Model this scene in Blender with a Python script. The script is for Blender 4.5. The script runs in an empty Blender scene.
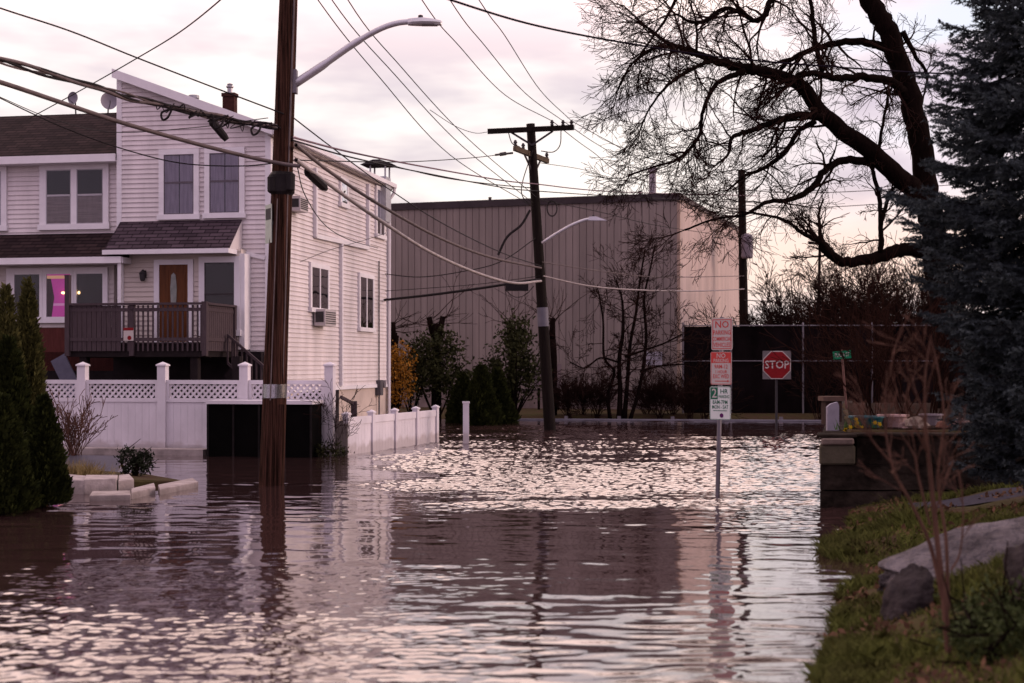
import bpy, math, random
import numpy as np
from mathutils import Vector, Matrix
random.seed(7); RNG = np.random.default_rng(11)
S = bpy.context.scene; COL = S.collection
F = 1422.0; CX, CY, CAMZ = 512.0, 364.0, 1.75
R = math.radians

def at(px, py, Y):                      # pixel at depth Y -> world point
    return Vector(((px-CX)/F*Y, Y, CAMZ-(py-CY)/F*Y))
def gx(px, Y): return (px-CX)/F*Y
def gz(py, Y): return CAMZ-(py-CY)/F*Y
def lerp(a, b, t): return a+(b-a)*t

# ------------------------------------------------------------------ materials
MATS = {}
def nodes_of(m):
    m.use_nodes = True
    nt = m.node_tree
    return nt, nt.nodes, nt.links, nt.nodes['Principled BSDF']
def mat(name, col, rough=.7, var=.25, scale=6.0, bump=0.0, stretch=(1, 1, 1), col2=None, metal=0.0, spec=None, fine=None, contrast=(.3, .7)):
    if name in MATS: return MATS[name]
    m = bpy.data.materials.new(name); nt, N, L, P = nodes_of(m)
    tc = N.new('ShaderNodeTexCoord'); mp = N.new('ShaderNodeMapping'); mp.inputs['Scale'].default_value = stretch
    L.new(tc.outputs['Object'], mp.inputs['Vector'])
    nz = N.new('ShaderNodeTexNoise'); nz.inputs['Scale'].default_value = scale; nz.inputs['Detail'].default_value = 6; nz.inputs['Roughness'].default_value = .62
    L.new(mp.outputs['Vector'], nz.inputs['Vector'])
    rp = N.new('ShaderNodeValToRGB'); e = rp.color_ramp.elements
    e[0].position, e[1].position = contrast
    c2 = col2 if col2 else tuple(c*(1-var) for c in col)
    c1 = col if col2 else tuple(min(1, c*(1+var*.6)) for c in col)
    e[0].color = (*c2, 1); e[1].color = (*c1, 1)
    L.new(nz.outputs['Fac'], rp.inputs['Fac'])
    L.new(rp.outputs['Color'], P.inputs['Base Color'])
    P.inputs['Roughness'].default_value = rough; P.inputs['Metallic'].default_value = metal
    P.inputs['Specular IOR Level'].default_value = .09 if spec is None else spec
    if bump:
        b = N.new('ShaderNodeBump'); b.inputs['Strength'].default_value = 1; b.inputs['Distance'].default_value = bump
        n2 = N.new('ShaderNodeTexNoise'); n2.inputs['Scale'].default_value = fine or scale*4; n2.inputs['Detail'].default_value = 4
        L.new(mp.outputs['Vector'], n2.inputs['Vector']); L.new(n2.outputs['Fac'], b.inputs['Height']); L.new(b.outputs['Normal'], P.inputs['Normal'])
    MATS[name] = m
    return m
def tide(m, lo, hi, col):
    nt = m.node_tree; N, L = nt.nodes, nt.links; P = N['Principled BSDF']; src = P.inputs['Base Color'].links[0].from_socket
    tc = N.new('ShaderNodeTexCoord'); sp = N.new('ShaderNodeSeparateXYZ'); L.new(tc.outputs['Object'], sp.inputs[0]); nz = N.new('ShaderNodeTexNoise'); nz.inputs['Scale'].default_value = 3.5; nz.inputs['Detail'].default_value = 5; L.new(tc.outputs['Object'], nz.inputs['Vector'])
    ad = N.new('ShaderNodeMath'); ad.operation = 'MULTIPLY_ADD'; L.new(nz.outputs['Fac'], ad.inputs[0]); ad.inputs[1].default_value = .35; L.new(sp.outputs['Z'], ad.inputs[2])
    mr = N.new('ShaderNodeMapRange'); mr.interpolation_type = 'SMOOTHSTEP'; mr.inputs['From Min'].default_value = hi; mr.inputs['From Max'].default_value = lo; mr.inputs['To Max'].default_value = .55; L.new(ad.outputs[0], mr.inputs['Value'])
    mx = N.new('ShaderNodeMix'); mx.data_type = 'RGBA'; L.new(mr.outputs[0], mx.inputs[0]); L.new(src, mx.inputs[6]); mx.inputs[7].default_value = (*col, 1); L.new(mx.outputs[2], P.inputs['Base Color'])
def emit(name, col, strength):
    if name in MATS: return MATS[name]
    m = bpy.data.materials.new(name); nt, N, L, P = nodes_of(m)
    nz = N.new('ShaderNodeTexNoise'); nz.inputs['Scale'].default_value = 1.5
    tc = N.new('ShaderNodeTexCoord'); L.new(tc.outputs['Object'], nz.inputs['Vector'])
    mx = N.new('ShaderNodeMix'); mx.data_type = 'RGBA'; L.new(nz.outputs['Fac'], mx.inputs[0])
    mx.inputs[6].default_value = (*[c*.5 for c in col], 1); mx.inputs[7].default_value = (*col, 1)
    P.inputs['Base Color'].default_value = (*col, 1)
    L.new(mx.outputs[2], P.inputs['Emission Color']); P.inputs['Emission Strength'].default_value = strength
    MATS[name] = m; return m
def glass_mat():
    if 'window glass' in MATS: return MATS['window glass']
    m = bpy.data.materials.new('window glass'); nt, N, L, P = nodes_of(m)
    N.remove(P); out = N['Material Output']
    tr = N.new('ShaderNodeBsdfTransparent'); tr.inputs['Color'].default_value = (.82, .82, .86, 1)
    gl = N.new('ShaderNodeBsdfGlossy'); gl.inputs['Roughness'].default_value = .03
    fr = N.new('ShaderNodeFresnel'); fr.inputs['IOR'].default_value = 1.38
    nz = N.new('ShaderNodeTexNoise'); nz.inputs['Scale'].default_value = 1.2
    b = N.new('ShaderNodeBump'); b.inputs['Distance'].default_value = .02; L.new(nz.outputs['Fac'], b.inputs['Height'])
    L.new(b.outputs['Normal'], gl.inputs['Normal'])
    mx = N.new('ShaderNodeMixShader'); L.new(fr.outputs['Fac'], mx.inputs['Fac']); L.new(tr.outputs[0], mx.inputs[1]); L.new(gl.outputs[0], mx.inputs[2])
    L.new(mx.outputs[0], out.inputs['Surface'])
    MATS['window glass'] = m; return m

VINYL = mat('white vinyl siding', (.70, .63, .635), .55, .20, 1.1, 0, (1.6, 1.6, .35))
TRIM = mat('white painted trim', (.76, .72, .75), .5, .08, 3)
def shingle(name, c1, c2):
    m = bpy.data.materials.new(name); nt, N, L, P = nodes_of(m); MATS[name] = m
    tc = N.new('ShaderNodeTexCoord'); sp = N.new('ShaderNodeSeparateXYZ'); cb = N.new('ShaderNodeCombineXYZ'); L.new(tc.outputs['Object'], sp.inputs[0]); L.new(sp.outputs['X'], cb.inputs['X']); L.new(sp.outputs['Z'], cb.inputs['Y'])
    br = N.new('ShaderNodeTexBrick'); br.inputs['Scale'].default_value = 1; br.inputs['Brick Width'].default_value = .30; br.inputs['Row Height'].default_value = .085; br.inputs['Mortar Size'].default_value = .010; br.inputs['Bias'].default_value = -.1
    br.inputs['Color1'].default_value = (*c1, 1); br.inputs['Color2'].default_value = (*c2, 1); br.inputs['Mortar'].default_value = (*[q*.35 for q in c2], 1)
    L.new(cb.outputs[0], br.inputs['Vector']); nz = N.new('ShaderNodeTexNoise'); nz.inputs['Scale'].default_value = 1.6; nz.inputs['Detail'].default_value = 5; L.new(tc.outputs['Object'], nz.inputs['Vector'])
    rp = N.new('ShaderNodeMapRange'); rp.inputs['To Min'].default_value = .45; rp.inputs['To Max'].default_value = 1.45; L.new(nz.outputs['Fac'], rp.inputs['Value'])
    mx = N.new('ShaderNodeVectorMath'); mx.operation = 'SCALE'; L.new(br.outputs['Color'], mx.inputs[0]); L.new(rp.outputs[0], mx.inputs['Scale']); L.new(mx.outputs[0], P.inputs['Base Color'])
    P.inputs['Roughness'].default_value = .95; P.inputs['Specular IOR Level'].default_value = .06
    return m
SHINGLE = shingle('dark brown roof shingle', (.036, .022, .023), (.018, .011, .013)); SHINGLE2 = shingle('grey roof shingle', (.085, .060, .074), (.038, .026, .034))
DECKM = mat('grey stained deck wood', (.070, .050, .056), .8, .3, 8, .003, (6, 6, .6))
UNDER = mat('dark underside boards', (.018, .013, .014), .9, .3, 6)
REDWOOD = mat('red brown stained panel', (.09, .025, .022), .7, .3, 5, .003, (6, 6, .6))
DARKROOM = mat('dark room interior', (.022, .018, .022), .9, .5, 2.0)
CURTAIN = mat('lavender net curtain', (.64, .57, .62), .9, .25, 4, 0, (5, 5, .5))
BLIND = mat('beige window blind', (.50, .41, .35), .8, .25, 3, 0, (.6, .6, 14))
GSASH = mat('dark grey window sash', (.12, .10, .12), .5, .1, 4)
SASH = mat('grey window sash', (.42, .39, .42), .5, .1, 4)
GLASS = glass_mat()
DOORW = mat('varnished brown door', (.115, .040, .015), .35, .35, 3, .002, (5, 5, .5))
BRICK = mat('dark red brick', (.060, .024, .020), .85, .4, 18, .006)
METAL = mat('galvanised steel', (.42, .41, .44), .45, .2, 5, 0, (1, 1, 1), None, .7)
DARKMETAL = mat('dark weathered metal', (.05, .045, .048), .6, .3, 6)
BLACK = mat('black rubber insulation', (.020, .016, .017), .6, .3, 8)
CABLEM = mat('weathered grey cable', (.13, .10, .10), .6, .35, 4)
CABLEL = mat('pale grey cable jacket', (.34, .29, .29), .5, .25, 4)
POLEW = mat('creosoted pole timber', (.088, .040, .029), .9, .55, 4, .05, (11, 11, .25), (.012, .006, .0045), fine=7, contrast=(.38, .62), spec=.03)
POLEB = mat('blackened pole timber', (.012, .008, .007), .85, .5, 5, .01, (5, 5, .35))
ARMW = mat('weathered crossarm timber', (.10, .075, .052), .8, .4, 6, .004, (1, 4, 4))
ALU = mat('lamp aluminium', (.55, .53, .57), .4, .12, 4, 0, (1, 1, 1), None, .5)
LENS = mat('lamp lens', (.35, .34, .36), .25, .1, 4)
FENCEV = mat('white vinyl fence', (.70, .645, .69), .5, .16, 1.6, 0, (1, 1, .6))
tide(FENCEV, .30, .44, (.36, .29, .27))
BLACKP = mat('black painted panel', (.0025, .002, .002), .9, .4, 3, spec=.05)
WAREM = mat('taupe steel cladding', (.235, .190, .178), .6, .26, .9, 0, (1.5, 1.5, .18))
WARES = mat('sunset lit steel cladding', (.54, .42, .385), .6, .22, .9, 0, (1.5, 1.5, .2))  # sunset glow on the side wall is put into this lighter cladding colour
PARAPET = mat('dark parapet flashing', (.045, .034, .038), .6, .3, 2)
CONC = mat('weathered concrete', (.36, .30, .29), .9, .4, 3, .01)
CONCD = mat('damp mossy concrete', (.046, .033, .027), .95, .6, 2.2, .04, (1, 1, 1), (.010, .0075, .006), spec=.04, fine=9, contrast=(.38, .66))
STONEP = mat('pale limestone kerb', (.40, .335, .33), .85, .3, 5, .01)
tide(STONEP, .52, .74, (.13, .10, .09))
ROCK = mat('grey granite boulder', (.17, .145, .155), .95, .35, 2.6, .10, (1, 1, 1), (.045, .037, .040), fine=16, contrast=(.34, .62))
ROCKD = mat('dark lichened boulder', (.055, .043, .045), .9, .5, 5, .03, (1, 1, 1), (.016, .012, .012))
BARK = mat('dark bare bark', (.0085, .0048, .0042), 1, .5, 6, .01, (3, 3, .6), spec=.02)
BARKB = mat('brown sapling bark', (.10, .050, .036), .8, .4, 9, .002, (3, 3, .6))
TWIG = mat('fine bare twigs', (.022, .011, .009), 1, .4, 2, spec=.02)
TWIGR = mat('reddish bare twigs', (.027, .012, .009), 1, .4, 2, spec=.02)
NEEDLE = mat('blue spruce needles', (.080, .098, .106), .8, .3, 5, 0, (1, 1, 1), (.014, .015, .018), spec=.04)
ARBORB = mat('olive arborvitae foliage', (.12, .112, .038), .9, .4, 5, 0, (1, 1, 1), (.035, .034, .012), spec=.03)
ARBOR = mat('dark arborvitae foliage', (.030, .036, .010), .9, .4, 5, 0, (1, 1, 1), (.010, .012, .004), spec=.03)
LEAFG = mat('olive evergreen leaves', (.042, .044, .017), .75, .4, 4, 0, (1, 1, 1), (.013, .014, .006), spec=.05)
LEAFY = mat('yellow forsythia bloom', (.34, .15, .014), .7, .3, 5, 0, (1, 1, 1), (.14, .055, .01))
GRASSM = mat('short spring grass', (.135, .150, .036), .85, .4, 2.2, 0, (1, 1, 1), (.060, .052, .020), spec=.05)
LITTERM = mat('fallen brown leaves', (.12, .062, .038), .85, .4, 8)
SIGNW = mat('white sign sheeting', (.48, .42, .40), .45, .08, 6)
SIGNR = mat('red sign sheeting', (.21, .010, .014), .45, .12, 6)
SIGNG = mat('green sign sheeting', (.012, .20, .095), .45, .12, 6)
SIGNRT = mat('red sign print', (.50, .06, .055), .5, .1, 6)
SIGNGT = mat('dark green sign print', (.02, .12, .07), .5, .1, 6)
PURPLE = mat('purple sticker', (.10, .015, .10), .5, .1, 6)
BACKP = mat('dull grey sign backing', (.15, .13, .135), .6, .15, 6)
TEAL = mat('teal glazed pot', (.02, .09, .11), .3, .2, 6)
PINKPOT = mat('pale terracotta pot', (.42, .28, .27), .7, .2, 6)
DAFF = mat('daffodil yellow', (.50, .32, .015), .6, .1, 6)
STEMG = mat('fresh green stem', (.06, .12, .03), .6, .2, 6)
SCREEN = mat('black privacy mesh', (.012, .008, .009), 1, .5, 1.1, 0, (1, 1, .4), (.002, .0015, .0015), spec=.02)
GALV = mat('dull galvanised pipe', (.17, .15, .17), .5, .2, 5, 0, (1, 1, 1), None, .3)
ACM = mat('beige appliance casing', (.50, .45, .46), .5, .1, 5)
REFL = mat('reflective metal band', (.60, .58, .62), .22, .25, 7, 0, (1, 1, 1), None, .9)
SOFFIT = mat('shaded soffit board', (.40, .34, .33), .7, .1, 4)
BULB = emit('lit bulb', (1.0, .62, .25), 4)
PINKROOM = emit('magenta lit room', (.48, .04, .28), .6)
WARMROOM = emit('warm lit ceiling', (.75, .42, .22), .6)

# ------------------------------------------------------------------ mesh builder
def basis(o):
    M = o.matrix_basis.copy()
    while o.parent: o = o.parent; M = o.matrix_basis @ M
    return M
class MB:
    def __init__(s): s.v = []; s.f = []; s.mi = []; s.cur = 0; s.arr = []
    def add(s, vs, fs):
        n = len(s.v); s.v.extend([tuple(p) for p in vs])
        for f in fs: s.f.append(tuple(i+n for i in f)); s.mi.append(s.cur)
        return s
    def box(s, x0, x1, y0, y1, z0, z1, P=None):
        c = [(x0,y0,z0),(x1,y0,z0),(x1,y1,z0),(x0,y1,z0),(x0,y0,z1),(x1,y0,z1),(x1,y1,z1),(x0,y1,z1)]
        if P: c = [P(*q) for q in c]
        return s.add(c, [(0,3,2,1),(4,5,6,7),(0,1,5,4),(1,2,6,5),(2,3,7,6),(3,0,4,7)])
    def bar(s, a, b, w, h, up=(0, 0, 1)):
        a, b = Vector(a), Vector(b); d = (b-a).normalized(); u = Vector(up)
        sd = d.cross(u)
        if sd.length < 1e-5: sd = d.cross(Vector((1, 0, 0)))
        sd.normalize(); u = sd.cross(d).normalized(); sd *= w/2; u *= h/2
        c = [a-sd-u, a+sd-u, a+sd+u, a-sd+u, b-sd-u, b+sd-u, b+sd+u, b-sd+u]
        return s.add(c, [(0,1,2,3),(7,6,5,4),(0,4,5,1),(1,5,6,2),(2,6,7,3),(3,7,4,0)])
    def tube(s, pts, rad, n=6, cap=True):
        pts = [Vector(p) for p in pts]
        if not hasattr(rad, '__len__'): rad = [rad]*len(pts)
        vs = []; fs = []; ref = None
        for i, p in enumerate(pts):
            d = (pts[min(i+1, len(pts)-1)]-pts[max(i-1, 0)])
            if d.length < 1e-9: d = Vector((0, 0, 1))
            d.normalize()
            if ref is None: ref = d.orthogonal().normalized()
            ref = ref-d*ref.dot(d)
            if ref.length < 1e-6: ref = d.orthogonal()
            ref.normalize(); q = d.cross(ref)
            for k in range(n):
                a = 2*math.pi*k/n
                vs.append(p+(ref*math.cos(a)+q*math.sin(a))*rad[i])
        for i in range(len(pts)-1):
            for k in range(n):
                fs.append((i*n+k, i*n+(k+1) % n, (i+1)*n+(k+1) % n, (i+1)*n+k))
        if cap and n > 3:
            fs.append(tuple(range(n-1, -1, -1))); fs.append(tuple(range((len(pts)-1)*n, len(pts)*n)))
        return s.add(vs, fs)
    def lathe(s, c, prof, n=16):
        c = Vector(c); vs = []; fs = []
        for r, z in prof:
            for k in range(n):
                a = 2*math.pi*k/n; vs.append(c+Vector((r*math.cos(a), r*math.sin(a), z)))
        for i in range(len(prof)-1):
            for k in range(n): fs.append((i*n+k, i*n+(k+1) % n, (i+1)*n+(k+1) % n, (i+1)*n+k))
        fs.append(tuple(range(n-1, -1, -1))); fs.append(tuple(range((len(prof)-1)*n, len(prof)*n)))
        return s.add(vs, fs)
    def prism(s, poly, d, P=None):            # poly: list of 3D points, d: offset vector
        n = len(poly); a = [Vector(p) for p in poly]; b = [p+Vector(d) for p in a]; c = a+b
        if P: c = [P(*q) for q in c]
        return s.add(c, [tuple(range(n)), tuple(range(2*n-1, n-1, -1))]+[(i, i+n, (i+1) % n+n, (i+1) % n) for i in range(n)])
    def tris(s, V):                            # V: numpy (n,k,3) polygons
        s.arr.append(V); return s
    def build(s, name, m, parent=None, local=False, smooth=False, origin=None):
        vs = np.array(s.v, dtype=float).reshape(-1, 3); fs = list(s.f); mi = list(s.mi)
        me = bpy.data.meshes.new(name)
        inv = None
        if parent is not None and not local: inv = basis(parent).inverted()
        elif origin is not None: inv = Matrix.Translation(-Vector(origin))
        def tx(a):
            if inv is None or not len(a): return a
            M = np.array(inv); return a @ M[:3, :3].T + M[:3, 3]
        vs = tx(vs)
        if not s.arr:
            me.from_pydata(vs.tolist(), [], fs)
        else:
            lens = [len(f) for f in fs]; idx = [i for f in fs for i in f]; allv = [vs]; nv = len(vs); L = [np.array(lens, int)]; I = [np.array(idx, int)]; M_ = [np.array(mi, int)]
            for A in s.arr:
                n, k, _ = A.shape; allv.append(tx(A.reshape(-1, 3))); I.append(np.arange(nv, nv+n*k)); L.append(np.full(n, k)); M_.append(np.zeros(n, int)); nv += n*k
            V = np.concatenate(allv); L = np.concatenate(L); I = np.concatenate(I); mi = np.concatenate(M_)
            me.vertices.add(len(V)); me.vertices.foreach_set('co', V.ravel().astype(np.float32))
            me.loops.add(len(I)); me.loops.foreach_set('vertex_index', I.astype(np.int32))
            me.polygons.add(len(L)); st = np.concatenate([[0], np.cumsum(L)[:-1]])
            me.polygons.foreach_set('loop_start', st.astype(np.int32)); me.polygons.foreach_set('loop_total', L.astype(np.int32))
            me.update(calc_edges=True)
        for x in (m if isinstance(m, (list, tuple)) else [m]): me.materials.append(x)
        if isinstance(m, (list, tuple)): me.polygons.foreach_set('material_index', np.array(mi, dtype=np.int32))
        if smooth: me.polygons.foreach_set('use_smooth', np.ones(len(me.polygons), dtype=bool))
        me.update()
        o = bpy.data.objects.new(name, me); COL.objects.link(o)
        if parent is not None: o.parent = parent
        elif origin is not None: o.location = origin
        return o
def tag(o, label=None, cat=None, group=None, kind=None):
    if label: o['label'] = label
    if cat: o['category'] = cat
    if group: o['group'] = group
    if kind: o['kind'] = kind
    return o
def empty(name, loc, rz=0):
    o = bpy.data.objects.new(name, None); COL.objects.link(o); o.location = loc; o.rotation_euler = (0, 0, rz)
    o.empty_display_size = .2; return o
def copy_tree(o, parent=None):
    c = o.copy(); COL.objects.link(c)
    if parent is not None: c.parent = parent
    for ch in list(o.children): copy_tree(ch, c)
    return c
def smoothcurve(pts, k=8):
    P = [np.array(p, float) for p in pts]; out = []
    if len(P) == 2:
        return [lerp(P[0], P[1], i/k) for i in range(k+1)]
    for i in range(len(P)-1):
        p0 = P[i-1] if i else 2*P[0]-P[1]; p1, p2 = P[i], P[i+1]; p3 = P[i+2] if i+2 < len(P) else 2*P[-1]-P[-2]
        for j in range(k):
            t = j/k; out.append(.5*((2*p1)+(-p0+p2)*t+(2*p0-5*p1+4*p2-p3)*t*t+(-p0+3*p1-3*p2+p3)*t**3))
    out.append(P[-1]); return out
def text_geo(mb, s, size, P, cx=0, cz=0, squash=1.0):
    cu = bpy.data.curves.new('t', 'FONT'); cu.body = s; cu.size = size; cu.align_x = 'CENTER'; cu.align_y = 'CENTER'; cu.resolution_u = 2; cu.offset = size*.012
    o = bpy.data.objects.new('t', cu); COL.objects.link(o)
    dg = bpy.context.evaluated_depsgraph_get(); me = bpy.data.meshes.new_from_object(o.evaluated_get(dg))
    mb.add([P(v.co.x*squash+cx, v.co.y+cz) for v in me.vertices], [tuple(p.vertices) for p in me.polygons])
    bpy.data.objects.remove(o); bpy.data.curves.remove(cu); bpy.data.meshes.remove(me)

# ------------------------------------------------------------------ terrain and water
def sm(a, b, x): t = np.clip((x-a)/(b-a), 0, 1); return t*t*(3-2*t)
SHORE = np.array([[-20, .9], [0, 1.0], [6, 1.35], [7.8, 1.66], [8.8, 1.95], [9.8, 2.22], [10.9, 2.50], [11.7, 2.95], [12.3, 3.05], [12.9, 2.82], [13.6, 2.95], [15, 3.55], [17, 4.05], [18, 4.4], [40, 4.4]])
def zg_(x, y): return float(ground_z(np.array([x]), np.array([y]))[0])
def ground_z(X, Y):
    X = np.asarray(X, float); Y = np.asarray(Y, float)
    z = np.full(np.broadcast(X, Y).shape, -.55)
    xs = np.interp(Y, SHORE[:, 0], SHORE[:, 1]); d = X-xs
    wob = .035*np.sin(3.1*X+1.7*Y)*np.sin(2.3*Y-.8*X)+.02*np.sin(7*X)*np.sin(6.1*Y+1)
    sl = np.interp(Y, [0, 8, 11, 14, 17], [.24, .26, .28, .18, .14])
    b = np.where(d < 0, d*.35, sl*d+wob*np.clip(d*2, 0, 1))
    b = np.minimum(b, 1.1+.05*d); b = np.where(Y > 17.3, -.55, b)
    z = np.maximum(z, b)
    # raised garden behind the retaining wall
    tb = X > .228*Y+.12
    g = np.where(tb & (Y > 17.6), .93+.02*wob*20*.3, -.55); g = np.where(Y > 30, np.interp(Y, [30, 33], [.93, .1]), g); g = np.where(tb & (Y > 17.6), g, -.55)
    z = np.maximum(z, g)
    # house lot on the left, water laps at the fence
    hl = sm(-3.2, -3.7, X+(27.5-Y)*.0)*sm(26.9, 27.7, Y+.18*(X+3.3)*.9)
    z = np.maximum(z, -.55+.60*hl)
    # small islands of ground on the left
    i1 = np.exp(-(((X+6.6)/1.3)**4+((Y-17.8)/.95)**4)); z = np.maximum(z, -.55+.62*i1)
    i1b = sm(-6.2, -7.2, X)*sm(15, 17, Y)*sm(19.6, 18.6, Y); z = np.maximum(z, -.55+.66*i1b)
    # far side of the street
    fr = sm(45.0, 46.6, Y); z = np.maximum(z, -.55+.66*fr)
    return z
xs = np.unique(np.concatenate([np.linspace(-400, -40, 13), np.linspace(-40, -12, 15), np.linspace(-12, 1, 53), np.linspace(1, 7, 91), np.linspace(7, 40, 34), np.linspace(40, 400, 13)]).round(4))
ys = np.unique(np.concatenate([np.linspace(-60, 0, 11), np.linspace(0, 6, 25), np.linspace(6, 19, 170), np.linspace(19, 48, 90), np.linspace(48, 100, 18), np.linspace(100, 900, 17)]).round(4))
GX, GY = np.meshgrid(xs, ys); GZ = ground_z(GX, GY)
nx, ny = len(xs), len(ys)
g = MB(); g.v = np.stack([GX, GY, GZ], -1).reshape(-1, 3).tolist()
g.f = [(j*nx+i, j*nx+i+1, (j+1)*nx+i+1, (j+1)*nx+i) for j in range(ny-1) for i in range(nx-1)]; g.mi = [0]*len(g.f)
SOIL = mat('bank soil and moss', (.052, .042, .016), .95, .4, 1.6, .02, (1, 1, 1), (.056, .030, .020), fine=14, contrast=(.38, .6))
tag(g.build('ground', SOIL, smooth=True), kind='structure')

def water_material():
    m = bpy.data.materials.new('brown flood water'); nt, N, L, P = nodes_of(m)
    P.inputs['Base Color'].default_value = (.046, .023, .022, 1); P.inputs['Roughness'].default_value = .035; P.inputs['IOR'].default_value = 1.6; P.inputs['Coat Weight'].default_value = .6; P.inputs['Coat IOR'].default_value = 1.5; P.inputs['Coat Roughness'].default_value = .05
    tc = N.new('ShaderNodeTexCoord'); sp = N.new('ShaderNodeSeparateXYZ'); L.new(tc.outputs['Object'], sp.inputs[0])
    def M(op, a, b=None, c=None):
        n = N.new('ShaderNodeMath'); n.operation = op
        for i, x in enumerate((a, b, c)):
            if x is None: continue
            if isinstance(x, (int, float)): n.inputs[i].default_value = x
            else: L.new(x, n.inputs[i])
        return n.outputs[0]
    def SS(x, a, b):
        n = N.new('ShaderNodeMapRange'); n.interpolation_type = 'SMOOTHSTEP'; n.inputs['From Min'].default_value = a; n.inputs['From Max'].default_value = b
        L.new(x, n.inputs['Value']); return n.outputs['Result']
    def noise(scale, stretch, detail=2, w=0, rough=.5):
        mp = N.new('ShaderNodeMapping'); mp.inputs['Scale'].default_value = stretch; mp.inputs['Location'].default_value = (w, w*1.7, w*.3)
        L.new(tc.outputs['Object'], mp.inputs['Vector'])
        n = N.new('ShaderNodeTexNoise'); n.inputs['Scale'].default_value = scale; n.inputs['Detail'].default_value = detail; n.inputs['Roughness'].default_value = rough
        L.new(mp.outputs['Vector'], n.inputs['Vector']); return n
    X, Y = sp.outputs['X'], sp.outputs['Y']
    big = noise(.55, (.35, 1, 1), 4, 3, .6).outputs['Fac']
    wobble = M('MULTIPLY', M('SUBTRACT', big, .5), 9.0)
    Yw = M('ADD', Y, wobble)
    patch = M('MULTIPLY', M('MULTIPLY', SS(Yw, 15.6, 17.6), M('SUBTRACT', 1.0, SS(Yw, 36.5, 41))), SS(M('ADD', M('ADD', X, M('MULTIPLY', Y, .092)), M('MULTIPLY', wobble, .5)), -.9, .5))
    streak = noise(.9, (.25, 1.2, 1), 3, 8, .6).outputs['Fac']
    patch = M('MULTIPLY', patch, SS(streak, .34, .52))
    near = M('SUBTRACT', 1.0, SS(M('ADD', Y, M('MULTIPLY', wobble, .8)), 8.6, 12.2))
    leftn = M('MULTIPLY', near, M('SUBTRACT', 1.0, SS(X, -1.4, .3)))
    k_sw = M('ADD', .010, M('MULTIPLY', near, .012))
    k_md = M('ADD', M('ADD', .010, M('MULTIPLY', patch, .05)), M('ADD', M('MULTIPLY', near, .012), M('MULTIPLY', leftn, .05)))
    k_sm = M('ADD', M('ADD', .006, M('MULTIPLY', patch, .12)), M('MULTIPLY', leftn, .09))
    def vec(n, k):
        s = N.new('ShaderNodeVectorMath'); s.operation = 'SUBTRACT'; L.new(n.outputs['Color'], s.inputs[0]); s.inputs[1].default_value = (.5, .5, .5)
        c = N.new('ShaderNodeVectorMath'); c.operation = 'SCALE'; L.new(s.outputs[0], c.inputs[0]); L.new(k, c.inputs['Scale']); return c.outputs[0]
    a = vec(noise(1.7, (.35, 1.15, 1), 2, 1), k_sw); b = vec(noise(6.5, (.45, 1, 1), 2, 5), k_md); c = vec(noise(22, (.6, 1, 1), 2, 9), k_sm)
    ad = N.new('ShaderNodeVectorMath'); L.new(a, ad.inputs[0]); L.new(b, ad.inputs[1])
    ad2 = N.new('ShaderNodeVectorMath'); L.new(ad.outputs[0], ad2.inputs[0]); L.new(c, ad2.inputs[1])
    ml = N.new('ShaderNodeVectorMath'); ml.operation = 'MULTIPLY'; L.new(ad2.outputs[0], ml.inputs[0]); ml.inputs[1].default_value = (1.1, 2.4, 0)
    geo = N.new('ShaderNodeNewGeometry'); up = N.new('ShaderNodeVectorMath'); L.new(ml.outputs[0], up.inputs[0]); L.new(geo.outputs['Normal'], up.inputs[1])
    nm = N.new('ShaderNodeVectorMath'); nm.operation = 'NORMALIZE'; L.new(up.outputs[0], nm.inputs[0])
    L.new(nm.outputs[0], P.inputs['Normal']); L.new(nm.outputs[0], P.inputs['Coat Normal'])
    L.new(M('ADD', .035, M('ADD', M('MULTIPLY', leftn, .06), M('MULTIPLY', patch, .05))), P.inputs['Roughness'])
    return m

def wave_band(X, Y, lam0, lam1, n, seed, spread=.55):     # height field of unit rms slope
    r = np.random.default_rng(seed); z = np.zeros_like(X)
    for _ in range(n):
        k = 2*np.pi/np.exp(r.uniform(np.log(lam0), np.log(lam1))); th = r.normal(0, spread)+(np.pi if r.random() < .3 else 0)
        z += np.sin(k*(X*np.sin(th)+Y*np.cos(th))+r.uniform(0, 6.28))/k
    return z*math.sqrt(2/n)
def vnoise(X, Y, seed, n=14, lam0=1.5, lam1=9, sx=.4):
    r = np.random.default_rng(seed); z = np.zeros_like(X)
    for _ in range(n):
        k = 2*np.pi/np.exp(r.uniform(np.log(lam0), np.log(lam1))); th = r.uniform(0, 6.28); z += np.sin(k*(sx*X*np.sin(th)+Y*np.cos(th))+r.uniform(0, 6.28))
    return z/math.sqrt(n/2)
wy = [-30.0, 0.0, 4.0]
while wy[-1] < 47: wy.append(wy[-1]+(.014+.0010*wy[-1]))
wy = np.array(wy); wx = np.concatenate([[-60, -35], np.arange(-17, -7, .085), np.arange(-7, 3.5, .031), np.arange(3.5, 17.01, .065), [35, 60]]); WX, WY = np.meshgrid(wx, wy)
big = vnoise(WX, WY, 5); st = vnoise(WX, WY, 9, 18, .8, 5, .22)
patch = sm(15.8, 17.6, WY+.55*big)*(1-sm(35.5, 40, WY+1.5*big))*sm(-.7, .6, WX+.090*WY+.5*big)*(.22+.78*sm(-1.5, -.5, st))
near = 1-sm(8.8, 12.0, WY+.5*big); leftn = (1-sm(9.0, 13.6, WY+.7*big))*(1-sm(-1.3, .5, WX+.3*big))
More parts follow.
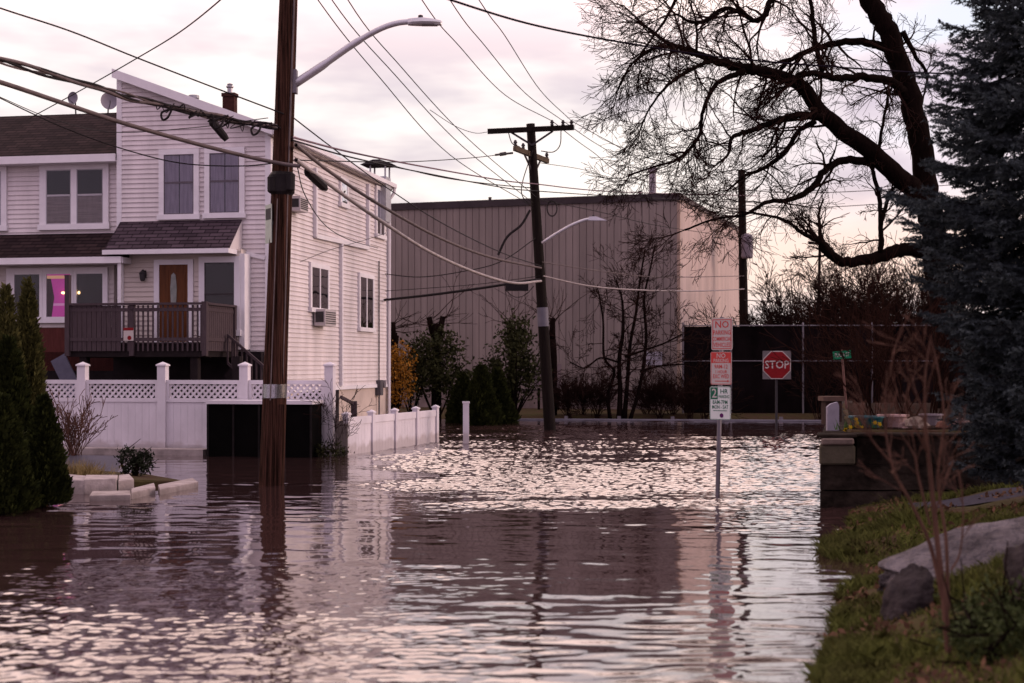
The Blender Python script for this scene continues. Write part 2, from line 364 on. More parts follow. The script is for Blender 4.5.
hz = (.010+.006*st*st)*wave_band(WX, WY, .35, .9, 26, 1)+near*(1-.96*leftn)*.042*wave_band(WX, WY, .16, .42, 50, 2, .32)+leftn*(.155*wave_band(WX, WY, .075, .15, 90, 3, 1.5)+.05*wave_band(WX, WY, .25, .5, 30, 13, 1.2))+patch*(.22*wave_band(WX, WY, .11, .21, 80, 4, 1.2)+.06*wave_band(WX, WY, .25, .5, 30, 14, .7))+(1-near)*.010*wave_band(WX, WY, .15, .3, 30, 6)
hz *= sm(3.5, 5, WY)*sm(17, 16.5, np.abs(WX))
nxw, nyw = len(wx), len(wy); ii = np.arange(nyw-1)[:, None]*nxw+np.arange(nxw-1)[None, :]; Q = np.stack([ii, ii+1, ii+nxw+1, ii+nxw], -1).reshape(-1, 4)
me = bpy.data.meshes.new('water'); me.vertices.add(nxw*nyw); me.vertices.foreach_set('co', np.stack([WX, WY, hz], -1).ravel().astype(np.float32)); me.loops.add(Q.size); me.loops.foreach_set('vertex_index', Q.ravel().astype(np.int32))
me.polygons.add(len(Q)); me.polygons.foreach_set('loop_start', (np.arange(len(Q))*4).astype(np.int32)); me.polygons.foreach_set('loop_total', np.full(len(Q), 4, np.int32)); me.polygons.foreach_set('use_smooth', np.ones(len(Q), bool)); me.update(calc_edges=True); me.materials.append(water_material())
wo = bpy.data.objects.new('water', me); COL.objects.link(wo); tag(wo, kind='structure'); print('water verts', nxw*nyw)

# ------------------------------------------------------------------ frames of reference for rotated buildings
class Frame:
    def __init__(s, ox, oy, deg): s.ox, s.oy = ox, oy; s.a = R(deg); s.s, s.c = math.sin(s.a), math.cos(s.a)
    def front(s, px, py, v=0.0):
        dx = (px-CX)/F; t = (v+s.ox*s.s+s.oy*s.c)/(dx*s.s+s.c); X, Y = t*dx, t
        return ((X-s.ox)*s.c-(Y-s.oy)*s.s, CAMZ-(py-CY)/F*t)
    def side(s, px, py, u=0.0):
        dx = (px-CX)/F; t = (u+s.ox*s.c-s.oy*s.s)/(dx*s.c-s.s); X, Y = t*dx, t
        return ((X-s.ox)*s.s+(Y-s.oy)*s.c, CAMZ-(py-CY)/F*t)
    def world(s, u, v, z=0): return Vector((s.ox+u*s.c+v*s.s, s.oy-u*s.s+v*s.c, z))
    def empty(s, name): return empty(name, (s.ox, s.oy, 0), -s.a)
def PF(v): return lambda a, d, b: (a, v-d, b)          # on a front wall: along, outward, up
def PS(u): return lambda a, d, b: (u+d, a, b)          # on a side wall
def siding(mb, P, z0, z1, lim, e=.106):
    z = z0
    while z < z1-.01:
        t = min(z+e, z1); a0, a1 = lim(z); b0, b1 = lim(t)
        if a1-a0 > .02:
            if b1 <= b0: b0 = b1 = (a0+a1)/2
            mb.add([P(a0, .030, z), P(a1, .030, z), P(b1, .006, t), P(b0, .006, t)], [(0, 1, 2, 3)])
            mb.add([P(a0, 0, z), P(a1, 0, z), P(a1, .032, z), P(a0, .032, z)], [(0, 1, 2, 3)])
        z = t
def window(parent, P, a0, a1, b0, b1, fr=.11, panes=None, cover=None, cover_part=(0, 1), double=True, room=DARKROOM, label=None, sash_m=SASH, rail=.53):
    m = MB(); d0, d1 = .003, .078
    panes = panes or [(a0+fr, a1-fr)]
    edges = [a0]+[e for p in panes for e in p]+[a1]
    m.box(a0, a1, d0, d1, b1-fr, b1, P); m.box(a0-.03, a1+.03, d0, d1+.03, b0-.02, b0+fr*.8, P)
    for i in range(0, len(edges), 2): m.box(edges[i], edges[i+1], d0, d1-.004, b0+fr*.8, b1-fr, P)
    w = m.build('window', TRIM, parent, True)
    if label: w['label'] = label
    zb, zt = b0+fr*.8, b1-fr
    bk = MB(); sh = MB(); gl = MB(); cv = MB()
    for p0, p1 in panes:
        bk.box(p0, p1, .0325, .034, zb, zt, P)
        gl.box(p0, p1, .064, .066, zb, zt, P)
        if double:
            mid = lerp(zb, zt, rail); t = .022
            sh.box(p0, p1, .056, .071, mid-t, mid+t, P)
            for q0, q1 in ((p0, p0+t), (p1-t, p1)): sh.box(q0, q1, .056, .071, zb, zt, P)
            sh.box(p0+t, p1-t, .056, .071, zb, zb+t, P); sh.box(p0+t, p1-t, .056, .071, zt-t, zt, P)
        if cover:
            n = max(8, int((p1-p0)/.02)); cb, ct = lerp(zb, zt, cover_part[0]), lerp(zb, zt, cover_part[1])
            row = [(lerp(p0, p1, i/n), .048+.010*math.sin(i*.8+.9*math.sin(i*.23))+.002*math.sin(i*2.7)) for i in range(n+1)]
            vs = [P(a, d, cb) for a, d in row]+[P(a, d, ct) for a, d in row]
            cv.add(vs, [(i, i+1, i+n+2, i+n+1) for i in range(n) if cover is not CURTAIN or i != n//2])
    bk.build('room_backing', room, w, True)
    if cover: cv.build('curtain' if cover is CURTAIN else 'blind', cover, w, True)
    if double: sh.build('sash', sash_m, w, True)
    gl.build('pane', GLASS, w, True)
    return w

# ------------------------------------------------------------------ the tall white house
HF = Frame(gx(270, 31), 31.0, 10.4)
H = HF.empty('white_house')
tag(H, 'tall white house whose roof slopes down to the right behind the big pole', 'house')
uL, zPk = HF.front(118.5, 74); _, zEv = HF.front(269, 128); zB = HF.side(340, 386)[1]
vB, zEb = HF.side(387, 184)
zEv = (zEv+zEb)/2
def roofz(u): return lerp(zEv, zPk, u/uL)
def lim_front(z):
    if z <= zEv: return (uL, 0)
    return (uL, uL*min(1, (z-zEv)/(zPk-zEv)) if z < zPk else uL)
m = MB(); siding(m, PF(0), 1.2, zPk, lambda z: (uL, max(uL, min(0, uL*(z-zEv)/(zPk-zEv)))) if z > zEv else (uL, 0))
m.build('front_wall', VINYL, H, True)
m = MB(); siding(m, PS(0), zB, zEv, lambda z: (0, vB)); m.build('side_wall', VINYL, H, True)
m = MB()    # body: foundation and the unseen walls
m.box(uL, -.01, .01, vB, .0, zB-.02); m.box(uL+.01, -.01, .015, vB-.01, zB-.02, zEv-.02)
m.prism([(uL+.01, .015, zEv-.02), (-.01, .015, zEv-.02), (uL+.01, .015, zPk-.03)], (0, vB-.03, 0))
FND = mat('cream rendered foundation', (.55, .45, .40), .8, .2, 1.5); tide(FND, .35, .6, (.22, .16, .14)); m.build('foundation', FND, H, True)
m = MB()
ov = .22
m.prism([(uL-.03, -ov, zPk+.06), (.13, -ov, roofz(.13)+.06), (.13, -ov, roofz(.13)-.02), (uL-.03, -ov, zPk-.02)], (0, vB+ov+.12, 0))
m.build('roof', SHINGLE2, H, True)
m = MB()
m.prism([(uL-.04, -ov-.025, zPk+.075), (.14, -ov-.025, roofz(.14)+.075), (.14, -ov-.025, roofz(.14)-.12), (uL-.04, -ov-.025, zPk-.12)], (0, .022, 0))
m.box(.14, .165, -ov, vB+.12, roofz(.14)-.10, roofz(.14)+.05)
m.build('fascia', TRIM, H, True)
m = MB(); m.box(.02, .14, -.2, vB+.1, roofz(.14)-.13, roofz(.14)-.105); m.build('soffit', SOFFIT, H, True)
m = MB(); m.box(.166, .26, -ov, vB+.12, roofz(.14)-.08, roofz(.14)+.03)
m.tube([(.21, vB+.05, roofz(.14)-.06), (.20, vB+.03, roofz(.14)-.22), (.09, vB-.05, roofz(.14)-.42), (.08, vB-.06, 1.0), (.08, vB-.06, .2)], .05, 6)
m.build('gutter', TRIM, H, True)
m = MB()
m.box(uL-.03, uL+.09, -.03, -.003, 3.2, zPk-.12); m.box(-.10, .028, -.032, -.004, 1.3, zEv-.08); m.box(.004, .03, -.03, .09, 1.3, zEv-.08); m.box(.004, .032, vB-.10, vB, zB, zEv-.1)
m.box(.004, .05, .09, vB-.1, zB-.09, zB-.002)
m.build('corner_trim', TRIM, H, True)
def fw(x0, y0, x1, y1, v=0):   # pixel rect -> wall rect
    a0, b1 = HF.front(x0, y0, v); a1, _ = HF.front(x1, y0, v); _, b0 = HF.front((x0+x1)/2, y1, v)
    return a0, a1, b0, b1
a0, a1, b0, b1 = fw(160, 150, 200, 219); window(H, PF(0), a0, a1, b0, b1, .12, cover=CURTAIN, sash_m=GSASH)
a0, a1, b0, b1 = fw(205.5, 148.5, 245.5, 217.5); window(H, PF(0), a0, a1, b0, b1, .12, cover=CURTAIN, sash_m=GSASH)
# lower storey bay that carries the porch roof
VB = -.35
bu0 = HF.front(120.5, 300, VB)[0]; bu1 = HF.front(241, 300, VB)[0]; zb0 = HF.front(180, 345, VB)[1]-.1; zb1 = HF.front(180, 250, VB)[1]
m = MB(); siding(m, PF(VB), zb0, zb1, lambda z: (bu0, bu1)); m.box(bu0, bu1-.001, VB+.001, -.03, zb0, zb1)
m.build('porch_wall', mat('warm lit porch siding', (.62, .54, .49), .6, .1, 1.3), H, True)  # warm light on this storey is put into the siding colour
m = MB(); m.box(bu0-.04, bu0+.09, VB-.045, VB-.004, zb0, zb1); m.build('porch_corner', TRIM, H, True)
m = MB(); m.box(bu1-.02, bu1+.10, VB-.045, -.035, zb0, zb1-.10); m.build('porch_corner', TRIM, H, True)
# porch roof
tL, tz = HF.front(120.5, 222, -.02); tR = HF.front(242, 219, -.02)[0]; VE = -.85
eL, ez = HF.front(104, 250, VE); eR = tR
m = MB(); m.add([(tL, -.03, tz), (tR, -.03, tz), (eR, VE, ez), (eL, VE, ez), (tL, -.03, tz-.1), (tR, -.03, ez-.02), (eR, -.03, ez)], [(0, 1, 2, 3), (1, 6, 2), (3, 2, 6, 4), (0, 3, 4)])
m.build('porch_roof', SHINGLE2, H, True)
m = MB(); m.prism([(tR-.02, -.034, tz-.03), (tR-.02, VE+.08, ez-.01), (tR-.02, -.034, ez-.01)], (.03, 0, 0)); m.build('porch_gable', VINYL, H, True)
m = MB(); m.box(eL-.03, eR+.03, VE-.03, VE-.004, ez-.10, ez-.002); m.box(eR+.004, eR+.03, VE-.004, -.04, ez-.10, ez-.004); m.box(eL, eR, VE, -.36, ez-.075, ez-.05)
m.bar((eR+.01, -.05, ez-.03), (.0-.1, -.05, ez-.16), .03, .09)
m.build('porch_fascia', TRIM, H, True)
# door with frame
a0, a1, b0, b1 = fw(155, 260, 194, 342, VB)
m = MB(); m.box(a0, a0+.12, .004, .06, b0, b1, PF(VB)); m.box(a1-.12, a1, .004, .06, b0, b1, PF(VB)); m.box(a0+.12, a1-.12, .004, .06, b1-.11, b1, PF(VB)); m.box(a0, a1, .004, .09, b0-.06, b0, PF(VB))
dr = m.build('door_frame', TRIM, H, True)
m = MB(); P = PF(VB); m.box(a0+.12, a1-.12, .0325, .038, b0, b1-.11, P)
for k in range(2):
    for q in ((.16, .30), (.62, .76)):
        pass
w_ = a1-a0-.24
for (x0, x1, y0, y1) in ((.1, .42, .06, .42), (.58, .9, .06, .42), (.1, .32, .5, .94), (.68, .9, .5, .94)):
    m.box(a0+.12+w_*x0, a0+.12+w_*x1, .038, .046, lerp(b0, b1-.11, y0), lerp(b0, b1-.11, y1), P)
d_ = m.build('door', DOORW, H, True)
m = MB(); c_ = a0+.12+w_*.5; zz0, zz1 = lerp(b0, b1, .46), lerp(b0, b1, .84)
m.prism([(c_-.06, 0, zz0), (c_+.06, 0, zz0), (c_+.075, 0, (zz0+zz1)/2), (c_+.05, 0, zz1-.05), (c_, 0, zz1), (c_-.05, 0, zz1-.05), (c_-.075, 0, (zz0+zz1)/2)], (0, .012, 0), lambda a, d, b: P(a, .039+d, b))
m.build('door_light', mat('frosted door glass', (.26, .27, .25), .2, .3, 6), d_, True)
m = MB(); m.tube([P(a1-.19, .04, lerp(b0, b1, .46)), P(a1-.19, .08, lerp(b0, b1, .46)), P(a1-.26, .085, lerp(b0, b1, .46))], .014, 6); m.build('handle', DARKMETAL, d_, True)
a0, a1, b0, b1 = fw(200, 257, 241, 335, VB); window(H, PF(VB), a0, a1, b0, b1, .13, sash_m=mat('dark bronze sash', (.05, .042, .045), .5, .2, 4))
lu, lz = HF.front(145, 276, VB)
m = MB(); m.box(lu-.045, lu+.045, .004, .03, lz-.05, lz+.12, P); m.tube([P(lu, .02, lz+.1), P(lu, .10, lz+.13), P(lu, .12, lz+.1)], .012, 6)
m.lathe(P(lu, .12, lz-.12), [(.03, 0), (.055, .02), (.075, .16), (.085, .165), (.03, .23), (.0101, .25)], 8); m.build('wall_lantern', DARKMETAL, H, True)
# side windows
def sw(x0, y0, x1, y1):
    a0, b1 = HF.side(x0, y0); a1, _ = HF.side(x1, y1); _, b0 = HF.side((x0+x1)/2, y1); return a0, a1, b0, HF.side((x0+x1)/2, y0)[1]
for rect, cov in (((308, 264, 327, 312), CURTAIN), ((357, 274, 372, 331), None), ((338, 178, 346, 207), CURTAIN), ((374, 187, 383, 238), None)):
    a0, a1, b0, b1 = sw(*rect)
    half = (a0+a1)/2; f_ = .11
    window(H, PS(0), a0, a1, b0, b1, f_, panes=[(a0+f_, half-.03), (half+.03, a1-f_)] if a1-a0 > .9 else None, cover=cov, cover_part=(.0, .9), double=False)
m = MB()
def sp_(px, py): a, b = HF.side(px, py); return a, b
for (p, q) in (((313, 168), (313, 237)), ((313, 236), (366, 248)), ((366, 184), (366, 248)), ((339, 243), (339, 386))):
    A, B = sp_(*p), sp_(*q); m.bar((.06, A[0], A[1]), (.06, B[0], B[1]), .10, .09, (1, 0, 0))
m.build('conduit_casing', TRIM, H, True)
ma, mz = HF.side(377, 388)
m = MB(); m.box(-.005, .14, ma-.14, ma+.14, mz-.2, mz+.22); m.tube([(.06, ma, mz+.2), (.06, ma, 4.6)], .02, 5); m.tube([(.06, ma, mz-.2), (.06, ma, .3)], .025, 5)
m.build('meter_box', mat('grey meter casing', (.10, .09, .10), .5, .2, 5), H, True)
ma, mz = HF.side(381, 384); m = MB(); m.tube([(0, ma, mz), (.12, ma, mz)], .11, 12); m.build('meter', GALV, H, True)
# dark doorway under the side wall next to the stair
a0, zt = HF.side(301, 389); a1 = HF.side(341, 389)[0]
m = MB(); m.box(-.004, .012, a0, a1-.2, .2, zB-.05); m.build('basement_opening', DARKROOM, H, True)
# chimneys
def chimney_at(px0, px1, py0, py1, v):
    u0, z1 = HF.front(px0, py0, v); u1, z0 = HF.front(px1, py1, v); return u0, u1, z0, z1
u0, u1, z0, z1 = chimney_at(222.5, 237, 93, 116, .9)
u1 -= .07; m = MB(); m.box(u0, u1, .9, 1.1, z0-.7, z1-.08); m.box(u0-.02, u1+.02, .88, 1.12, z1-.08, z1)
ch = m.build('chimney', BRICK, H, True)
m = MB(); m.lathe(((u0+u1)/2, 1.0, z1), [(.06, 0), (.06, .12), (.085, .14), (.085, .17), (.05, .19), (.07, .21), (.0101, .24)], 10); m.build('chimney_pot', METAL, ch, True)
# rear metal chimney with a wide cap
v2 = vB-.9
u0, z1 = HF.front(369, 165, v2); u1, z0 = HF.front(386, 178, v2)
m = MB(); m.box(u0, u1, v2, v2+.5, z0-1.2, z0+.05)
for (x, y) in ((u0+.03, v2+.03), (u1-.03, v2+.03), (u0+.03, v2+.47), (u1-.03, v2+.47)): m.box(x-.02, x+.02, y-.02, y+.02, z0+.05, z1)
ch = m.build('flue', METAL, H, True)
m = MB(); m.prism([(u0-.22, v2-.15, z1), (u1+.22, v2-.15, z1), ((u0+u1)/2+.1, v2-.15, z1+.13), ((u0+u1)/2-.1, v2-.15, z1+.13)], (0, .8, 0)); m.build('flue_cap', DARKMETAL, ch, True)
u0, z0 = HF.front(194, 100, .8)
m = MB(); m.lathe((u0, .8, z0-.4), [(.09, 0), (.09, .42), (.12, .43), (.12, .5), (.0101, .52)], 10); m.build('roof_vent', METAL, H, True)

# air conditioners
def aircon(name, label, rect, out):
    a0, zt = HF.side(rect[0], rect[1]); a1, _ = HF.side(rect[2], rect[1]); zb = HF.side((rect[0]+rect[2])/2, rect[3])[1]
    o = HF.world(.03, (a0+a1)/2, zb); e = empty(name, o, -HF.a); tag(e, label, 'air conditioner')
    h = (a1-a0)/2; hh = zt-zb
    m = MB(); m.box(.03, out, -h, h, 0, hh); m.build('casing', ACM, e, True)
    m = MB()
    for k in range(6): m.box(out, out+.012, -h+.03, h-.03, .05+k*(hh-.08)/6, .05+k*(hh-.08)/6+.02)
    for k in range(7):
        m.box(.06+k*(out-.1)/7, .06+k*(out-.1)/7+.03, -h-.006, -h, .08, hh-.06)
    m.build('grille', DARKMETAL, e, True)
aircon('air_conditioner', 'boxy window air conditioner below the lower side window of the house', (312, 309, 323, 326), .30)
aircon('air_conditioner', 'small air conditioner high on the side wall just right of the big pole', (288, 196, 296, 212), .26)

# ------------------------------------------------------------------ left house (lower roof)
HL = HF.empty('white_row_house')
tag(HL, 'white sided house with dark shingle roofs and a pink lit porch window', 'house')
v0 = .30; uE = -13.5
tu, ez1 = HF.front(60, 160, v0); lowz = .2
m = MB(); siding(m, PF(v0), 2.2, ez1, lambda z: (uE, uL-.005)); m.build('upper_wall', VINYL, HL, True)
m = MB(); m.box(uE, uL-.02, v0+.03, 9.3, .1, ez1-.02); m.build('body_wall', VINYL, HL, True)
rz = HF.front(60, 114.5, v0+2.4)[1]
m = MB(); m.prism([(uE-.2, v0-.35, ez1-.02), (uE-.2, v0-.35, ez1+.06), (uE-.2, v0+2.4, rz), (uE-.2, 9.5, ez1+.3), (uE-.2, 9.5, ez1+.2), (uE-.2, v0+2.4, rz-.1)], (uL-.04-uE+.2, 0, 0))
m.build('roof', SHINGLE, HL, True)
m = MB(); m.box(uE-.2, uL-.04, v0-.40, v0-.353, ez1-.12, ez1+.05); m.box(uE, uL-.04, v0-.35, v0-.025, ez1-.12, ez1-.09); m.build('fascia', TRIM, HL, True)
a0, b1 = HF.front(41, 165, v0); a1 = HF.front(110, 165, v0)[0]; b0 = HF.front(75, 229, v0)[1]
p = [HF.front(x, 200, v0)[0] for x in (47.5, 72.5, 78, 104.5)]
window(HL, PF(v0), a0, a1, b0, b1, .13, panes=[(p[0], p[1]), (p[2], p[3])], cover=BLIND, cover_part=(0, .52))
a1 = HF.front(8, 165, v0)[0]; window(HL, PF(v0), a1-1.5, a1, b0, b1, .13, cover=BLIND, cover_part=(.4, 1))
# enclosed porch
VP = -.45
ptz = HF.front(60, 234, v0)[1]; pez = HF.front(60, 258, -.75)[1]; pr = HF.front(122.5, 258, -.75)[0]
m = MB(); m.prism([(uE, v0-.03, ptz), (uE, -.78, pez), (uE, -.78, pez-.05), (uE, v0-.03, pez-.05)], (pr-uE-.02, 0, 0)); m.build('porch_roof', SHINGLE, HL, True)
m = MB(); m.box(uE, pr, -.83, -.783, pez-.13, pez+.01); m.box(pr-.02, pr+.03, -.782, v0-.05, pez-.13, pez-.001); m.box(uE, pr-.02, -.78, v0-.06, pez-.12, pez-.08)
m.box(pr-.10, pr-.02, -.78, -.68, 3.0, pez-.12)
m.build('porch_fascia', TRIM, HL, True)
VW = -.18
wz1 = HF.front(60, 268, VW)[1]; wz0 = HF.front(60, 322, VW)[1]; pw0, pw1 = HF.front(8, 300, VW)[0], HF.front(109, 300, VW)[0]
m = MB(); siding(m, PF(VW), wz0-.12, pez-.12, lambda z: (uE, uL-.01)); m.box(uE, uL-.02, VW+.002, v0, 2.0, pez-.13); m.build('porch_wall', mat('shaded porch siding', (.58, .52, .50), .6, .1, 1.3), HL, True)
m = MB(); m.box(uE, uL-.01, VW-.05, VW-.03, 1.6, wz0-.13); m.build('porch_skirt', REDWOOD, HL, True)
pp = [HF.front(x, 300, VW)[0] for x in (16, 41, 48, 72, 78, 104)]
PW = PF(VW)
window(HL, PW, pw0, pp[1]+.07, wz0, wz1, .14, panes=[(pp[0], pp[1])], double=False)
window(HL, PW, pp[1]+.075, pp[3]+.065, wz0, wz1, .14, panes=[(pp[2], pp[3])], double=False, room=PINKROOM, label='porch window lit magenta from inside')
window(HL, PW, pp[3]+.07, pw1, wz0, wz1, .14, panes=[(pp[4], pp[5])], double=False)
wd3 = pp[3]-pp[2]; hh3 = wz1-wz0
m = MB(); m.box(pp[2], pp[3], .0345, .0355, wz1-.24, wz1-.17, PW); m.build('ceiling_glow', WARMROOM, HL, True)
m = MB(); m.prism([(pp[2], 0, wz0+.08), (pp[2]+wd3*.18, 0, wz0+.08), (pp[2]+wd3*.30, 0, wz0+hh3*.45), (pp[2]+wd3*.16, 0, wz1-.24), (pp[2], 0, wz1-.24)], (0, .004, 0), lambda a, d, b: PW(a, .036+d, b)); m.build('drape', mat('dark red drape', (.06, .01, .02), .9, .4, 6), HL, True)
m = MB(); m.box(pp[2]+wd3*.2, pp[3], .036, .039, wz0+hh3*.30, wz0+hh3*.345, PW); m.build('shelf', emit('pale lit shelf', (.6, .25, .45), .6), HL, True)
lx, lz = HF.front(64.5, 293, VW)
m = MB(); m.lathe(PW(lx, .045, lz), [(.03, -.025), (.055, 0), (.03, .025)], 8); lx2 = HF.front(80, 293, VW)[0]; m.lathe(PW(lx2, .044, lz), [(.02, -.03), (.03, 0), (.02, .035)], 8); m.build('lamp', BULB, HL, True)

# satellite dishes on the ridge
for (px, py, r, rr, lab) in ((73, 98, .145, -.3, 'small satellite dish on the dark ridge, the left one of two'), (109, 101, .20, .45, 'larger grey satellite dish on the dark ridge next to the tall white wall')):
    u, z = HF.front(px, py, v0+2.3); o = HF.world(u, v0+2.3, z); e = empty('satellite_dish', (o.x, o.y, rz-.02), rr); tag(e, lab, 'satellite dish')
    zc = z-rz+.02
    m = MB(); prof = [(0.0, .05), (r*.4, .042), (r*.75, .02), (r, -.01)]
    vs = []; fs = []; n = 20
    for (q, d) in prof:
        for k in range(n): a = 2*math.pi*k/n; vs.append((q*math.cos(a), d, zc+q*math.sin(a)*1.05))
    for i in range(3):
        for k in range(n): fs.append((i*n+k, i*n+(k+1) % n, (i+1)*n+(k+1) % n, (i+1)*n+k))
    m.add(vs, fs); m.build('reflector', mat('grey dish enamel', (.24, .22, .26), .5, .15, 5), e, True, True)
    m = MB(); m.tube([(0, .06, zc), (0, .10, zc-.05), (0, .12, 0)], .018, 6); m.tube([(0, .05, zc-r), (0, -.15, zc-r*.5), (0, -.18, zc-.02)], .010, 5); m.build('mount_arm', DARKMETAL, e, True)

# ------------------------------------------------------------------ grey deck
VD = -2.05
d0, rt = HF.front(68, 303.5, VD); d1 = HF.front(205, 303.5, VD)[0]; rb = HF.front(140, 351, VD)[1]
D = HF.empty('porch_deck'); tag(D, 'raised grey wooden deck with a slatted railing in front of the brown door', 'deck')
fl = rb+.18; VBk = VB-.02
m = MB()
k = VD+.05
while k < VBk-.1: m.box(d0+.03, d1-.03, k, k+.13, fl-.03, fl); k += .137
m.build('floor_boards', DECKM, D, True)
m = MB(); m.box(d0, d1, VD+.04, VD+.09, rb-.12, fl-.04); m.box(d1-.09, d1-.04, VD+.09, VBk, rb-.12, fl-.04); m.box(d0+.04, d0+.09, VD+.09, VBk, rb-.12, fl-.04)
m.box(d0+.1, d1-.1, VD+.5, VD+.56, rb-.14, fl-.035)
m.build('beam', UNDER, D, True)
def slat_rail(name, A, B, skip=()):
    m = MB(); n = int((Vector(B)-Vector(A)).length/.105)
    for i in range(n+1):
        t = i/n; p = Vector(A).lerp(Vector(B), t); wd = .095
        if any(s0 < t < s1 for s0, s1 in skip): wd = .035
        q = Vector(B)-Vector(A); q.normalize()
        m.bar(p+Vector((0, 0, rb)), p+Vector((0, 0, rt-.05)), wd, .022, q.cross(Vector((0, 0, 1))))
    m.bar(Vector(A)+Vector((0, 0, rt-.02)), Vector(B)+Vector((0, 0, rt-.02)), .11, .045)
    m.bar(Vector(A)+Vector((0, 0, rb+.24)), Vector(B)+Vector((0, 0, rb+.24)), .05, .07)
    m.bar(Vector(A)+Vector((0, 0, rt-.14)), Vector(B)+Vector((0, 0, rt-.14)), .04, .07)
    return m.build(name, DECKM, D, True)
slat_rail('railing', (d0+.05, VD, 0), (d1-.05, VD, 0), ((.40, .97),))
slat_rail('railing', (d1, VD+.06, 0), (d1, VBk, 0))
slat_rail('railing', (d0, VD+.06, 0), (d0, VBk, 0))
tallz = HF.front(69, 276, VD)[1]
for (x, y, top) in ((d0, VD, tallz), (lerp(d0, d1, .47), VD+.03, rt-.06), (d1, VD, rt), (d1, VBk-.1, rt-.06)):
    m = MB(); m.box(x-.05, x+.05, y-.05, y+.05, rb-.1, top); m.box(x-.055, x+.055, y-.055, y+.055, top, top+.02); m.build('railing_post', DECKM, D, True)
for px in (83, 194, 236):
    u = HF.front(px, 370, VD+.1)[0]; m = MB(); m.box(u-.08, u+.08, VD+.1, VD+.26, .1, rb-.11); m.build('support_post', UNDER, D, True)
# stair down to the right along the front wall
st0, sz0 = d1+.06, fl-.45; n = 8
m = MB()
for i in range(n):
    m.box(st0+i*.24, st0+(i+1)*.24+.02, -.95, -.12, sz0-(i+1)*.2-.04, sz0-(i+1)*.2)
m.bar((st0, -.97, sz0-.16), (st0+n*.24, -.97, sz0-.16-n*.2), .05, .24); m.bar((st0, -.10, sz0-.16), (st0+n*.24, -.10, sz0-.16-n*.2), .05, .24)
stz = m.build('stair', UNDER, D, True)
m = MB()
A = Vector((st0, -.97, sz0+.62)); B = Vector((st0+n*.24, -.97, sz0+.62-n*.2)); m.bar(A, B, .06, .05); m.bar(A-Vector((0, 0, .6)), B-Vector((0, 0, .6)), .05, .05)
for i in range(19):
    p = A.lerp(B, i/18); m.bar(p-Vector((0, 0, .6)), p, .03, .03, (0, 1, 0))
m.build('stair_railing', DECKM, D, True)
# dark lower storey below the deck
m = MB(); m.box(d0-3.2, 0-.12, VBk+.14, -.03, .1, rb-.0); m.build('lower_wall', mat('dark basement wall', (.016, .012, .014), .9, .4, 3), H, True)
# slanted pale board under the deck
A = HF.front(58, 362, -1.0); B = HF.front(76, 378, -1.0)
m = MB(); wa = HF.world(A[0], -1.0, A[1]+.1); wb = HF.world(B[0], -1.0, B[1]-.35); m.bar(wa, wb, .04, .36, (0, 0, 1))
tag(m.build('board', mat('pale blue grey board', (.12, .115, .16), .7, .15, 5), origin=(wb.x, wb.y, wb.z)), 'pale bluish board slanting in the dark below the deck', 'board')
# red and white notice hung on the railing
u, z = HF.front(129, 334, VD-.02); o = HF.world(u, VD-.035, z-.14); e = empty('notice_board', o, -HF.a); tag(e, 'small white notice with red band on the deck railing', 'sign')
m = MB(); m.box(-.11, .11, -.006, .006, 0, .27); m.build('plate', SIGNW, e, True)
m = MB(); m.box(-.11, .11, -.010, -.0065, .215, .27); m.tube([(.02, -.010, .06), (.02, -.0066, .06)], .045, 12); m.build('print', SIGNR, e, True)

# ------------------------------------------------------------------ white lattice fence
FW = Frame(gx(163, 27.9), 27.9, 10.4)
FE = FW.empty('lattice_fence'); tag(FE, 'tall white vinyl fence with a lattice strip along its top', 'fence')
zz = lambda py: FW.front(163, py)[1]
zt, zl1, zl0, zm, zb = zz(380), zz(384), zz(398), zz(402), .06
posts = [FW.front(px, 400)[0] for px in (-85, -2, 83, 163, 245, 330)]
for i, u in enumerate(posts):
    m = MB(); h = zz(366); m.box(u-.085, u+.085, -.085, .085, -.3, h); m.prism([(u-.105, -.105, h), (u+.105, -.105, h), (u+.105, .105, h), (u-.105, .105, h)], (0, 0, .03))
    m.add([(u-.1, -.1, h+.03), (u+.1, -.1, h+.03), (u+.1, .1, h+.03), (u-.1, .1, h+.03), (u, 0, h+.085)], [(0, 1, 4), (1, 2, 4), (2, 3, 4), (3, 0, 4)])
    m.build('post', FENCEV, FE, True)
for a, b in zip(posts[:-1], posts[1:]):
    a += .087; b -= .087
    m = MB(); m.box(a, b, -.04, .04, zl1, zt); m.box(a, b, -.04, .04, zm, zl0); m.box(a, a+.06, -.041, .041, zm+.01, zt-.01); m.box(b-.06, b, -.041, .041, zm+.01, zt-.01); m.build('lattice_frame', FENCEV, FE, True)
    m = MB(); m.box(a, b, -.04, .04, zb, zb+.12); m.build('rail', FENCEV, FE, True)
    m = MB(); k = a
    while k < b-.01:
        m.box(k, min(k+.145, b)-.001, -.02, .02, zb+.12, zm); k += .147
    m.build('panel', FENCEV, FE, True)
    m = MB(); H_ = zl1-zl0; s = .125; k = a-H_; lo, hi = a+.06, b-.06
    while k < b+H_:
        for sg, dd in ((1, -.008), (-1, .008)):
            x0, x1 = (k, k+H_) if sg > 0 else (k+H_, k); p0 = Vector((x0, dd, zl0)); p1 = Vector((x1, dd, zl1))
            t0, t1 = 0, 1
            dx = p1.x-p0.x; ts = sorted([(lo-p0.x)/dx, (hi-p0.x)/dx]); t0, t1 = max(0, ts[0]), min(1, ts[1])
            if t1-t0 > .03: m.bar(p0.lerp(p1, t0), p0.lerp(p1, t1), .012, .042, (0, -1, 0) if False else (0, 0, 1))
        k += s
    m.build('lattice', FENCEV, FE, True)
